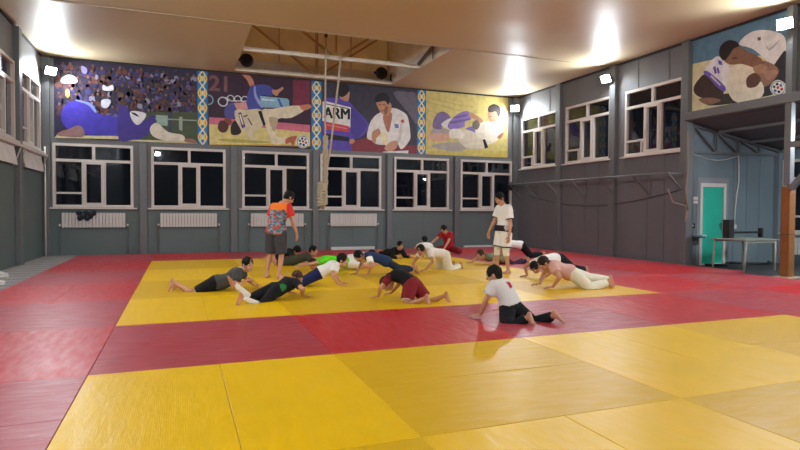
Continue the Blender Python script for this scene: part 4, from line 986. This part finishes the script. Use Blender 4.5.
            ext += s.hand(q, sg, mb); ext += s.foot(q, sg, mb)
        me = remesh(mb, c.get('vox', .010) * max(k, .8), 3)
        me.materials.clear()
        sk = skin(c.get('skin', 'c08a6c'))
        for m in (sk, M_eye, M_iris, M_lip, s.fab(c.get('haircol', '0f0c0a'))): me.materials.append(m)
        x = MB()
        for pts, rr in ext: x.tube(pts, rr, 8)
        for l in (-1, 1):
            x.cur = 1; x.ball(H(.0735, l * .031, .008), (.012 * hk, .014 * hk, .008 * hk), 12, 8, R)
            x.cur = 2; x.ball(H(.0815, l * .031, .008), (.0055 * hk, .0065 * hk, .0065 * hk), 10, 7, R)
            x.cur = 4; x.tube([H(.080, l * .014, .026), H(.083, l * .030, .031), H(.072, l * .048, .027)], .0045 * hk, 6)
        x.cur = 3; x.ball(H(.0855, 0, -.060), (.006 * hk, .020 * hk, .0035 * hk), 10, 7, R); x.ball(H(.0855, 0, -.067), (.007 * hk, .017 * hk, .0045 * hk), 10, 7, R)
        bm = bmesh.new(); bm.from_mesh(me)
        xm = x.mesh('x', [sk, M_eye, M_iris, M_lip]); bm.from_mesh(xm); bpy.data.meshes.remove(xm)
        bmesh.ops.recalc_face_normals(bm, faces=bm.faces)
        for v in bm.verts:
            if v.co.z < 0.004: v.co.z = 0.004 - 0.0
        bm.to_mesh(me); bm.free()
        for p in me.polygons: p.use_smooth = True
        o = bpy.data.objects.new('person', me); COL.objects.link(o); o.location = (c['o'][0], c['o'][1], 0); o.rotation_euler = (0, 0, math.radians(c['th']))
        tag(o, c['label'], 'person'); s.obj = o
        # hair
        hm = MB(); hr = c.get('hair', 1.0); fr = c.get('fringe', 0.0)
        hm.ball(H(-.016 + fr, 0, .030), (.098 * hk * hr, .085 * hk * hr, .094 * hk * hr), 30, 20, R)
        if c.get('crop'): pass
        else: hm.ball(H(-.045, 0, -.005), (.062 * hk * hr, .070 * hk * hr, .075 * hk * hr), 20, 12, R)
        rnd = random.Random(hash(c['label']) % 1000 if False else len(c['label']) * 7)
        hme = remesh(hm, .008 * hk, 2)
        for v in hme.vertices:
            n = v.co * 55; d = math.sin(n.x * 1.3 + rnd.random() * 1.5) * math.sin(n.y * 1.7) * math.cos(n.z * 1.1)
            v.co += v.normal * (.006 * hk * d + rnd.uniform(-.0015, .0015))
        s.cloth(hme, 'hair', s.fab(c.get('haircol', '0f0c0a')))
        # clothing
        for w in c.get('wear', []): getattr(s, w[0])(*w[1:])
    def fab(s, col):
        if not isinstance(col, str): return col
        return mat('hair ' + col, col, 0.6, 0.2, bump=0.5, bscale=140)
    def cloth(s, me, name, m, label=None):
        me.materials.clear(); 
        for x in (m if isinstance(m, (list, tuple)) else [m]): me.materials.append(x)
        for v in me.vertices:
            if v.co.z < 0.002: v.co.z = 0.002
        for p in me.polygons: p.use_smooth = True
        me.name = name
        o = bpy.data.objects.new(name, me); COL.objects.link(o); o.parent = s.obj
        if label: o['label'] = label
        return o
    def shirt(s, m, t0=-.02, sleeve=.55, loose=.014, name='t_shirt', flare=.01, sl2=0.0, label=None):
        k = s.k; mb = MB(); mb.loft(s.rings(t0, .985, loose, flare=flare))
        for q in 'lr':
            S, E, W = s.sh[q], s.el[q], s.wr[q]; f = s.fat
            mb.cone(s.spine(.9), .078 * k + loose * .6, S, .062 * k * f + loose * .8)
            if sleeve > 0: e = S + (E - S) * sleeve; mb.ball(S, .060 * k * f + loose); mb.cone(S, .060 * k * f + loose, e, .050 * k * f + loose * 1.3, ends=False)
            if sl2 > 0: mb.ball(E, .043 * k + loose); mb.cone(E, .043 * k + loose, E + (W - E) * sl2, .032 * k + loose * .9, ends=False)
        return s.cloth(remesh(mb, .013, 3, .4), name, m, label)
    def legs(s, m, thigh=1.0, shank=0.0, loose=.018, t1=.14, name='trousers', hem=None, label=None):
        k = s.k; f = s.fat; mb = MB(); mb.loft(s.rings(-.17, t1, loose * .8))
        for q in 'lr':
            Hp, K, A = s.hip[q], s.kn[q], s.an[q]; e = Hp + (K - Hp) * thigh
            r1 = .094 * k * f + loose; r2 = (.094 + (.058 - .094) * thigh) * k * f + loose * 1.3
            mb.ball(Hp, r1); mb.cone(Hp, r1, e, r2, ends=False)
            if shank > 0:
                mb.ball(K, .057 * k * f + loose * 1.2); m2 = K + (A - K) * min(.35, shank)
                mb.cone(K, .055 * k * f + loose * 1.2, m2, .057 * k * f + loose, ends=False)
                if shank > .35: mb.ball(m2, .057 * k * f + loose); mb.cone(m2, .057 * k * f + loose, K + (A - K) * shank, (hem or .040 * k + loose), ends=False)
        return s.cloth(remesh(mb, .013, 3, .4), name, m, label)
    def belt(s, m, t=.1, h=.05, loose=.02, name='belt'):
        mb = MB(); mb.loft(s.rings(t - h, t + h, loose)); return s.cloth(remesh(mb, .012, 2, .4), name, m)
    def cuff(s, m, limb='arm', at=.5, ln=.05, r=.065, name='sleeve_band', sides='lr'):
        for q in sides:
            mb = MB()
            a, b = (s.sh[q], s.el[q]) if limb == 'arm' else ((s.hip[q], s.kn[q]) if limb == 'thigh' else (s.kn[q], s.an[q]))
            mb.tube([a + (b - a) * at, a + (b - a) * (at + ln)], [r * s.k, r * s.k], 18)
            if ln > .4: mb.ball(a + (b - a) * at, r * s.k)
            s.cloth(remesh(mb, .010, 2, .4), name, m)
    def sock(s, m, q, t0=.3, foot=False, loose=.008, name='sock'):
        k = s.k; K, A = s.kn[q], s.an[q]; mb = MB(); p = K + (A - K) * t0
        if t0 < .02: mb.ball(K, .056 * k + loose)
        mb.cone(p, .056 * k + loose, A, .037 * k + loose, ends=False)
        return s.cloth(remesh(mb, .010, 2, .4), name, m)

def fabric(name, col, rough=.85, bump=.6, bscale=11): return mat('cloth ' + name, col, rough, 0.25, bump=bump, bscale=bscale, var=.05, vscale=7)
def spot_fabric(name, base, spot, centre, r, second=None):
    """plain cloth with one round print at a fixed place on it"""
    m = bpy.data.materials.new('cloth ' + name); m.use_nodes = True; nt = m.node_tree; b = nt.nodes['Principled BSDF']; L = nt.links.new
    b.inputs['Roughness'].default_value = .85; b.inputs['Specular IOR Level'].default_value = .25
    tc = nt.nodes.new('ShaderNodeTexCoord'); ns = nt.nodes.new('ShaderNodeTexNoise'); ns.inputs['Scale'].default_value = 22
    L(tc.outputs['Object'], ns.inputs['Vector'])
    col = srgb(base); prev = None
    for (cc, ct, rr) in [(spot, centre, r)] + ([second] if second else []):
        vm = nt.nodes.new('ShaderNodeVectorMath'); vm.operation = 'DISTANCE'; vm.inputs[1].default_value = ct; L(tc.outputs['Object'], vm.inputs[0])
        md = nt.nodes.new('ShaderNodeMath'); md.operation = 'MULTIPLY_ADD'; md.inputs[1].default_value = rr * .9; L(ns.outputs['Fac'], md.inputs[0]); md.inputs[2].default_value = -rr * .45
        ad = nt.nodes.new('ShaderNodeMath'); L(vm.outputs['Value'], ad.inputs[0]); L(md.outputs[0], ad.inputs[1])
        lt = nt.nodes.new('ShaderNodeMath'); lt.operation = 'LESS_THAN'; lt.inputs[1].default_value = rr; L(ad.outputs[0], lt.inputs[0])
        mx = nt.nodes.new('ShaderNodeMix'); mx.data_type = 'RGBA'; L(lt.outputs[0], mx.inputs[0]); mx.inputs[7].default_value = srgb(cc)
        if prev: L(prev, mx.inputs[6])
        else: mx.inputs[6].default_value = col
        prev = mx.outputs[2]
    L(prev, b.inputs['Base Color'])
    bp = nt.nodes.new('ShaderNodeBump'); bp.inputs['Strength'].default_value = .3; bp.inputs['Distance'].default_value = .02
    n9 = nt.nodes.new('ShaderNodeTexNoise'); n9.inputs['Scale'].default_value = 9; L(tc.outputs['Object'], n9.inputs['Vector']); L(n9.outputs['Fac'], bp.inputs['Height']); L(bp.outputs['Normal'], b.inputs['Normal'])
    return m
def camo_fabric():
    """orange yoke, red sleeves, multicoloured patches below"""
    m = bpy.data.materials.new('cloth printed orange'); m.use_nodes = True; nt = m.node_tree; b = nt.nodes['Principled BSDF']; L = nt.links.new
    b.inputs['Roughness'].default_value = .8
    tc = nt.nodes.new('ShaderNodeTexCoord'); sp = nt.nodes.new('ShaderNodeSeparateXYZ'); L(tc.outputs['Object'], sp.inputs[0])
    mp = nt.nodes.new('ShaderNodeMapping'); mp.inputs['Scale'].default_value = (20, 20, 34); L(tc.outputs['Object'], mp.inputs['Vector'])
    vo = nt.nodes.new('ShaderNodeTexVoronoi'); vo.inputs['Scale'].default_value = 1.0; L(mp.outputs['Vector'], vo.inputs['Vector'])
    sv = nt.nodes.new('ShaderNodeSeparateColor'); L(vo.outputs['Color'], sv.inputs[0])
    cr = nt.nodes.new('ShaderNodeValToRGB'); cr.color_ramp.interpolation = 'CONSTANT'; E = cr.color_ramp.elements
    cs = ['46618f', 'b8562c', '8d9aa0', '3a4350', '6482ab', 'a8483a', '9a988e', '50685f']
    E[0].color = srgb(cs[0]); E[1].position = .125; E[1].color = srgb(cs[1])
    for i in range(2, 8): e = E.new(i / 8.0); e.color = srgb(cs[i])
    L(sv.outputs[0], cr.inputs['Fac'])
    ns = nt.nodes.new('ShaderNodeTexNoise'); ns.inputs['Scale'].default_value = 14; L(tc.outputs['Object'], ns.inputs['Vector'])
    md = nt.nodes.new('ShaderNodeMath'); md.operation = 'MULTIPLY_ADD'; md.inputs[1].default_value = .14; L(ns.outputs['Fac'], md.inputs[0]); L(sp.outputs['Z'], md.inputs[2])
    gt = nt.nodes.new('ShaderNodeMath'); gt.operation = 'GREATER_THAN'; gt.inputs[1].default_value = 1.42; L(md.outputs[0], gt.inputs[0])
    mx = nt.nodes.new('ShaderNodeMix'); mx.data_type = 'RGBA'; L(gt.outputs[0], mx.inputs[0]); L(cr.outputs['Color'], mx.inputs[6]); mx.inputs[7].default_value = srgb('e8741a')
    ab = nt.nodes.new('ShaderNodeMath'); ab.operation = 'ABSOLUTE'; ay = nt.nodes.new('ShaderNodeMath'); ay.inputs[1].default_value = .105; L(sp.outputs['Y'], ay.inputs[0]); L(ay.outputs[0], ab.inputs[0])
    g2 = nt.nodes.new('ShaderNodeMath'); g2.operation = 'GREATER_THAN'; g2.inputs[1].default_value = .185; L(ab.outputs[0], g2.inputs[0])
    m2 = nt.nodes.new('ShaderNodeMix'); m2.data_type = 'RGBA'; L(g2.outputs[0], m2.inputs[0]); L(mx.outputs[2], m2.inputs[6]); m2.inputs[7].default_value = srgb('d5261c')
    L(m2.outputs[2], b.inputs['Base Color']); return m
F_white = fabric('white', 'ece8e2'); F_gi = fabric('gi white', 'd9d4c2', bump=.6, bscale=7); F_black = fabric('black', '17171a'); F_grey = fabric('charcoal', '4b4847')
F_navy = fabric('navy', '1d2450'); F_neon = fabric('neon green', '5ed321'); F_blue = fabric('blue', '25375c'); F_dk = fabric('dark navy', '232a3a')
F_maroon = fabric('maroon', '7d1d24'); F_red = fabric('red', 'a3202c'); F_olive = fabric('olive', '6f735a'); F_dolive = fabric('dark olive', '3f4030')
F_pink = fabric('pink', 'd3a59a'); F_cream = fabric('cream', 'e2dcc6', bump=.6, bscale=7); F_short = fabric('dark grey shorts', '48464c'); F_plum = fabric('plum', '35203a')
DOWN = (0, 0, -1)
PLANT = dict(lhd=(1, .15, -.15), rhd=(1, -.15, -.15))
TIP = dict(ltd=(-.25, 0, -1), lsn=(-1, 0, .25), rtd=(-.25, 0, -1), rsn=(-1, 0, .25))        # on the toes
FLAT = dict(ltd=(-1, 0, -.25), lsn=(-.25, 0, 1), rtd=(-1, 0, -.25), rsn=(-.25, 0, 1))       # instep on the mat
HANG = dict(lhd=(.15, 0, -1), lpn=(0, -1, 0), rhd=(.15, 0, -1), rpn=(0, 1, 0), lcurl=.5, rcurl=.5)

# standing man in the orange T-shirt, back to the camera
Person(label='man standing with his back turned, orange and red printed T-shirt, grey shorts', o=(1.70, 11.40), th=50, k=1.0, vox=.009, skin='c48e70',
       pel=(.04, -.05, .93), neck=(.13, -.12, 1.46), bend=(-.03, 0, 0), head=(.24, -.22, 1.60), fd=(.70, -.45, -.6), la=(.02, .16, .085), ra=(-.03, -.16, .085), lk=(1, .1, 0), rk=(1, -.1, 0),
       ltd=(1, .35, 0), rtd=(1, -.3, 0), lw=(.24, .14, .93), rw=(.22, -.40, .90), le=(-1, .5, 0), re=(-1, -.5, 0), **HANG,
       wear=[('shirt', camo_fabric(), -.10, .66, .03, 't_shirt', .025), ('legs', F_short, .98, 0, .04, .10, 'shorts')])
# standing man in white
w2 = Person(label='man standing sideways in white T-shirt and white shorts, looking down', o=(6.55, 10.72), th=187, k=1.0, vox=.009, skin='c08a6a',
       pel=(.03, 0, .94), neck=(.05, 0, 1.46), bend=(-.03, 0, 0), head=(.16, 0, 1.62), fd=(.85, .12, -.5), la=(-.02, .10, .085), ra=(.14, -.10, .085), ltd=(1, .15, 0), rtd=(1, -.2, 0),
       lw=(.08, .25, .84), rw=(.27, -.20, .92), le=(-1, .3, 0), re=(-1, -.3, 0), **HANG,
       wear=[('shirt', F_white, .04, .72, .030, 't_shirt', .012), ('belt', spot_fabric('white plum print', '2a1f2c', 'b9b0b0', (.10, .18, .99), .06), .05, .13, .066, 'dark_hem'), ('cuff', F_black, 'arm', .70, .06, .083, 'sleeve_band'),
             ('legs', F_white, .78, 0, .034, .04, 'shorts'), ('cuff', F_black, 'thigh', .77, .05, .116, 'hem_band'), ('legs', F_cream, 1.0, .25, .012, 0.0, 'leggings')])
# grey T-shirt boy lying on his front
Person(label='boy in grey T-shirt and black shorts lying on his front, farthest left', o=(.07, 10.1), th=-10, k=.86, skin='cf9a7c',
       fat=1.12, pel=(.49, 0, .125), neck=(.89, 0, .345), bend=(.03, 0, -.045), head=(1.01, -.03, .43), fd=(.62, -.75, -.12), lw=(1.10, .16, .06), rw=(.98, -.12, .16), le=(0, 1, -.3), re=(-.3, -.4, -1), rhd=(.8, .5, .3), rpn=(0, .4, -1), rcurl=1.0, lhd=(1, .1, -.2),
       la=(-.14, .13, .09), ra=(-.15, -.10, .15), lk=(0, 0, -1), rk=(0, 0, -1), **TIP,
       wear=[('shirt', F_grey, -.02, .6, .024), ('legs', F_black, .82, 0, .035, .12, 'shorts')])
# black outfit and white leg sleeves
b4 = Person(label='boy in black sportswear and long white socks, pushing up from his knees', o=(.87, 8.51), th=25, k=.82, skin='bd8666', haircol='4a2e24', hair=.93, crop=1,
       fat=1.1, pel=(.50, 0, .14), neck=(.82, 0, .265), bend=(.02, 0, -.02), head=(.92, 0, .285), fd=(.9, .3, -.35), lw=(.93, .2, .045), rw=(.86, -.2, .045), le=(-.3, 1, 0), re=(-.3, -1, 0), **PLANT,
       la=(-.10, .12, .27), ra=(-.10, -.10, .10), lk=(0, 0, -1), rk=(0, 0, -1), ltd=(-.3, 0, 1), lsn=(-1, 0, -.2), rtd=(-.3, 0, -1), rsn=(-1, 0, .3),
       wear=[('shirt', spot_fabric('black green print', '1b1c1e', '3f8f86', (.80, -.03, .42), .05, ('2f7a3f', (.56, -.13, .19), .06)), -.05, .6, .010, 'rash_guard'), ('legs', F_black, 1.0, .12, .012, .1, 'leggings'), ('sock', F_white, 'l', .12), ('sock', F_white, 'r', .12)])
# white T-shirt, navy trousers
Person(label='boy in white T-shirt and navy trousers doing a push-up facing right', o=(1.84, 10.13), th=-9, k=.79, fat=1.05, skin='c9957a',
       pel=(.47, 0, .215), neck=(.80, 0, .38), bend=(0, 0, .0), head=(.90, 0, .45), fd=(.9, -.25, -.2), lw=(.88, .2, .045), rw=(.81, -.2, .045), le=(-.3, 1, 0), re=(-.5, -.6, 0), **PLANT,
       la=(-.16, .1, .12), ra=(-.16, -.1, .12), lk=(0, 0, -1), rk=(0, 0, -1), **TIP,
       wear=[('shirt', F_white, .08, .62, .024), ('legs', F_navy, 1.0, .95, .022, .25)])
# neon green shirt, lying, facing left
Person(label='child in neon green shirt lying with bare arms stretched forward, brown hair', o=(3.62, 12.55), th=183, k=.82, skin='cf9c80', haircol='3b241a',
       pel=(.12, 0, .16), fat=1.15, neck=(.72, 0, .22), bend=(0, 0, .03), head=(.90, .02, .165), fd=(.7, .25, -.65), lw=(1.36, .14, .12), rw=(1.34, -.16, .10), le=(0, 1, 0), re=(0, -1, 0), lhd=(1, .1, -.3), rhd=(1, -.1, -.3),
       la=(-.58, .12, .1), ra=(-.58, -.10, .1), lk=(0, 0, -1), rk=(0, 0, -1), **FLAT,
       wear=[('shirt', F_neon, -.05, .55, .018), ('legs', F_white, .9, 0, .02, .12, 'shorts')])
# blue T-shirt plank, facing left
Person(label='boy in blue shirt with white sleeves holding a plank facing left', o=(4.59, 11.27), th=181, k=.79, fat=.98, skin='b88263',
       pel=(.57, 0, .285), neck=(1.04, 0, .40), bend=(0, 0, .03), head=(1.18, .02, .41), fd=(.6, .35, -.7), ud=(.6, 0, .7), lw=(1.04, .18, .045), rw=(1.16, -.18, .045), le=(-.2, .7, 0), re=(-.2, -.7, 0), **PLANT,
       la=(-.05, .1, .12), ra=(-.08, -.1, .12), lk=(0, 0, -1), rk=(0, 0, -1), **TIP,
       wear=[('shirt', F_blue, -.12, .12, .024), ('cuff', F_white, 'arm', .02, .62, .086, 'white_sleeve'), ('legs', F_dk, 1.0, .82, .014, .1, 'trousers')])
# dark red shorts, crawling away
Person(label='boy in dark red shorts and black top crawling, head tucked between his arms', o=(3.46, 7.62), th=124, k=.78, fat=1.06, skin='bd8464', haircol='2a1512',
       pel=(.40, -.02, .235), neck=(.72, .03, .34), bend=(0, 0, .06), head=(.81, .05, .225), fd=(.15, .35, -.95), ud=(.9, .2, .2), lw=(.86, .20, .045), rw=(.90, -.18, .045), le=(-.2, 1, 0), re=(-.2, -1, 0), **PLANT,
       la=(.06, .13, .08), ra=(-.10, -.15, .10), lk=(1, .5, -.7), rk=(.6, -.2, -.8), **TIP,
       wear=[('shirt', spot_fabric('black maroon', '161314', '5a1a1f', (.72, .22, .33), .09), -.05, .3, .016), ('cuff', F_maroon, 'arm', .1, .55, .078, 'maroon_sleeve'), ('legs', F_maroon, .74, 0, .035, .14, 'shorts'), ('cuff', F_white, 'thigh', .72, .03, .128, 'hem_trim')])
# black outfit, propped on elbows, facing the camera
Person(label='boy in black lying propped on his elbows near the back wall, facing the camera', o=(5.55, 15.9), th=-72, k=.9, skin='c28d72',
       pel=(.30, .0, .12), neck=(.74, 0, .26), bend=(.03, 0, -.03), head=(.84, 0, .36), fd=(.9, -.1, -.2), lw=(1.0, .24, .05), rw=(1.0, -.20, .05), le=(-.5, .5, -1), re=(-.5, -.5, -1), **PLANT,
       la=(-.38, .2, .1), ra=(-.40, -.14, .1), lk=(0, 0, -1), rk=(0, 0, -1), **FLAT,
       wear=[('shirt', F_black, -.05, .95, .018, 'long_sleeved_top', .01, .85), ('legs', F_black, 1.0, .95, .016)])
# white clothes crawling left
Person(label='boy in white T-shirt and white judo trousers on hands and knees, facing left', o=(6.17, 12.09), th=194, k=.92, skin='b9815f',
       pel=(.55, 0, .34), neck=(1.06, 0, .44), bend=(0, 0, .01), head=(1.20, .04, .47), fd=(.75, .45, -.45), lw=(1.18, .2, .045), rw=(1.27, -.22, .045), le=(-.3, 1, 0), re=(-.3, -1, 0), **PLANT,
       la=(.12, .13, .075), ra=(.12, -.13, .075), lk=(1, .2, -.6), rk=(1, -.2, -.6), **TIP,
       wear=[('shirt', fabric('warm white', 'e6dcd3'), -.05, .62, .02), ('legs', F_cream, 1.0, .93, .035, .12, 'judo_trousers')])
# man in red kneeling
Person(label='man in red T-shirt and red trousers kneeling by the back wall, arms reaching down', o=(8.02, 16.5), th=215, k=1.0, skin='c08c6e',
       pel=(.0, 0, .19), neck=(.20, 0, .65), bend=(-.05, 0, .02), head=(.30, -.02, .77), fd=(.8, -.3, -.5), lw=(.52, .12, .18), rw=(.64, -.30, .32), le=(-.2, 1, 0), re=(0, -.8, -.4), lhd=(.7, .1, -.6), rhd=(.9, .1, -.4),
       la=(-.14, .20, .07), ra=(-.14, -.20, .07), lk=(1, .8, .1), rk=(1, -.8, .1), **FLAT,
       wear=[('shirt', F_red, -.1, .6, .022), ('legs', F_maroon, 1.0, .9, .022)])
# small child in white in front of the kneeling man
Person(label='small child in white T-shirt seen from behind, before the kneeling man in red', o=(6.50, 14.9), th=75, k=.72, skin='bd8a6c',
       pel=(-.05, 0, .13), neck=(.12, 0, .40), bend=(-.03, 0, .02), head=(.17, 0, .51), fd=(.95, .1, -.2), lw=(.3, .15, .25), rw=(.3, -.15, .25), le=(-.5, 1, 0), re=(-.5, -1, 0), lhd=(.8, -.2, -.3), rhd=(.8, .2, -.3),
       la=(-.14, .10, .06), ra=(-.14, -.10, .06), lk=(1, .3, .1), rk=(1, -.3, .1), **FLAT,
       wear=[('shirt', F_white, -.15, .6, .02), ('legs', F_white, 1.0, .9, .016)])
# olive shirt lying
Person(label='boy in olive T-shirt and dark trousers lying on his front beyond the man in white', o=(8.14, 12.67), th=176, k=.86, skin='c28e72', haircol='3a2a1e', crop=1,
       pel=(.46, 0, .12), neck=(.95, 0, .19), bend=(0, 0, .01), head=(1.08, .02, .25), fd=(.85, .3, -.35), lw=(.98, .34, .05), rw=(1.2, -.2, .05), le=(-.6, 1, -.2), re=(0, -1, 0), lhd=(.9, -.3, -.1), rhd=(1, 0, -.1),
       la=(-.20, .1, .1), ra=(-.22, -.1, .09), lk=(0, 0, -1), rk=(0, 0, -1), **TIP,
       wear=[('shirt', F_olive, -.05, .6, .016), ('legs', F_plum, 1.0, .93, .016)])
# far white top, black trousers
Person(label='boy in white top and black trousers doing a push-up behind the man in white', o=(9.64, 14.02), th=165, k=.88, skin='bd8868',
       pel=(.47, 0, .37), neck=(.93, 0, .40), bend=(0, 0, .02), head=(1.08, 0, .40), fd=(.7, 0, -.7), ud=(.7, 0, .7), lw=(.98, .18, .045), rw=(.98, -.18, .045), le=(0, 1, 0), re=(0, -1, 0), **PLANT,
       la=(-.15, .1, .12), ra=(-.15, -.1, .12), lk=(0, 0, -1), rk=(0, 0, -1), **TIP,
       wear=[('shirt', F_white, -.02, .6, .02), ('legs', F_black, 1.0, .95, .022)])
# behind the pink shirt
Person(label='dark-haired boy in white top and black trousers doing a push-up behind the pink T-shirt', o=(8.02, 10.02), th=190, k=.92, skin='b98464',
       pel=(.73, 0, .37), neck=(1.22, 0, .31), bend=(0, 0, .02), head=(1.37, .02, .22), fd=(.55, .2, -.8), ud=(.8, 0, .5), lw=(1.28, .22, .045), rw=(1.38, -.2, .045), le=(-.1, 1, .2), re=(0, -1, .2), **PLANT,
       la=(.0, .1, .12), ra=(-.02, -.1, .12), lk=(0, 0, -1), rk=(0, 0, -1), **TIP,
       wear=[('shirt', F_white, .12, .5, .016), ('legs', F_black, 1.0, .95, .02, .30)])
# pink T-shirt, white judo trousers
Person(label='boy in pale pink T-shirt and white judo trousers on hands and knees', o=(7.12, 8.21), th=163, k=.92, skin='bf8a6e', haircol='2e1c16', fat=1.06,
       pel=(.68, 0, .265), neck=(1.06, 0, .40), bend=(0, 0, .0), head=(1.16, .03, .43), fd=(.75, .1, -.6), ud=(.6, 0, .75), lw=(1.05, .22, .045), rw=(1.14, -.2, .045), le=(-.3, 1, 0), re=(-.3, -1, 0), **PLANT,
       la=(.05, .16, .10), ra=(-.10, -.12, .12), lk=(1, .5, -.5), rk=(0, 0, -1), **TIP,
       wear=[('shirt', F_pink, -.08, .6, .024, 't_shirt', .02), ('legs', F_cream, 1.0, .95, .032, .08, 'judo_trousers', .065)])
# front boy seen from behind
Person(label='boy in white T-shirt with a red back print and black trousers, nearest the camera', o=(3.84, 6.18), th=110, k=.76, fat=1.08, vox=.008, skin='c48f72', haircol='1c1412',
       pel=(-.01, -.02, .16), neck=(.16, .03, .445), bend=(-.04, 0, .0), head=(.20, .05, .54), fd=(.85, .45, -.35), lw=(.27, .22, .05), rw=(.32, -.22, .05), le=(-.4, 1, 0), re=(-.4, -1, 0), lhd=(.8, .6, -.15), rhd=(.9, -.3, -.15),
       la=(-.35, .08, .08), ra=(-.52, -.20, .09), lk=(-.1, .6, -1), rk=(0, -.3, -1), hl=(-.1, 1, 0), ltd=(-.35, -.1, -1), lsn=(-1, -.1, .35), rtd=(-.6, -.5, -.9), rsn=(-.9, -.3, .6),
       wear=[('shirt', spot_fabric('white red print', 'dedad6', 'b0202c', (.02, .0, .41), .055, ('2fa5b8', (.18, .22, .34), .03)), .10, .62, .026), ('legs', F_black, 1.0, .92, .030, .26)])
# cluster behind the orange man
Person(label='boy with face to the right, dark olive top, lying behind the neon green shirt', o=(2.35, 14.0), th=-4, k=.86, skin='c28d72',
       pel=(.18, 0, .12), neck=(.62, 0, .25), bend=(.02, 0, -.02), head=(.72, -.02, .35), fd=(.85, -.45, -.15), lw=(.86, .2, .05), rw=(.80, -.22, .05), le=(-.4, 1, -.6), re=(-.4, -1, -.6), **PLANT,
       la=(-.36, .12, .36), ra=(-.30, -.06, .36), lk=(0, 0, -1), rk=(0, 0, -1), ltd=(.2, 0, 1), lsn=(-1, 0, .1), rtd=(.2, 0, 1), rsn=(-1, 0, .1),
       wear=[('shirt', F_dolive, -.05, .7, .018), ('legs', F_dolive, .95, 0, .02, .12, 'shorts')])
Person(label='dark-haired child in black crouched behind the boy in the olive top', o=(2.72, 15.3), th=-20, k=.84, skin='bd886a', hair=1.08,
       pel=(-.25, 0, .14), neck=(.08, 0, .22), bend=(0, 0, .04), head=(.20, -.02, .27), fd=(.7, -.3, -.6), lw=(.3, .18, .05), rw=(.3, -.2, .05), le=(-.4, 1, 0), re=(-.4, -1, 0), **PLANT,
       la=(-.52, .12, .07), ra=(-.52, -.12, .07), lk=(1, .4, -.2), rk=(1, -.4, -.2), **FLAT,
       wear=[('shirt', F_black, -.05, .9, .018, 'long_sleeved_top', .01, .8), ('legs', F_black, 1.0, .9, .016)])
Person(label='child in white top lying half hidden behind the head of the white T-shirt boy', o=(4.30, 13.75), th=-32, k=.84, skin='c28d72',
       pel=(-.35, 0, .12), neck=(.08, 0, .22), bend=(0, 0, .0), head=(.21, 0, .24), fd=(.7, -.1, -.6), ud=(.7, 0, .7), lw=(.34, .22, .05), rw=(.40, -.24, .05), le=(-.3, 1, 0), re=(-.3, -1, 0), **PLANT,
       la=(-.98, .1, .09), ra=(-.98, -.1, .09), lk=(0, 0, -1), rk=(0, 0, -1), **FLAT,
       wear=[('shirt', F_white, -.05, .7, .018), ('legs', F_black, 1.0, .9, .016)])

# ------------------------------------------------------------------ world, camera, colour management
w = bpy.data.worlds.new('night'); SC.world = w; w.use_nodes = True
w.node_tree.nodes['Background'].inputs['Color'].default_value = (0.25, 0.32, 0.5, 1); w.node_tree.nodes['Background'].inputs['Strength'].default_value = 0.012
cam = bpy.data.cameras.new('camera'); co = bpy.data.objects.new('camera', cam); COL.objects.link(co); SC.camera = co
cam.sensor_width = 36.0; cam.lens = 571.68 * 36.0 / 800.0; cam.clip_end = 200
yaw, pit, rol = 0.36675, 0.0251, 0.00503
Fv = Vector((math.sin(yaw) * math.cos(pit), math.cos(yaw) * math.cos(pit), -math.sin(pit))); Rv = Vector((math.cos(yaw), -math.sin(yaw), 0)); Uv = Rv.cross(Fv)
R2 = Rv * math.cos(rol) + Uv * math.sin(rol); U2 = -Rv * math.sin(rol) + Uv * math.cos(rol)
Mx = Matrix((R2, U2, -Fv)).transposed().to_4x4(); Mx.translation = Vector((0, 0, 1.35)); co.matrix_world = Mx
vs = SC.view_settings; vs.view_transform = 'Standard'; vs.look = 'None'; vs.gamma = 1.0; vs.use_curve_mapping = False; vs.exposure = EXPO
SC.cycles.use_denoising = True
SC.cycles.max_bounces = 8
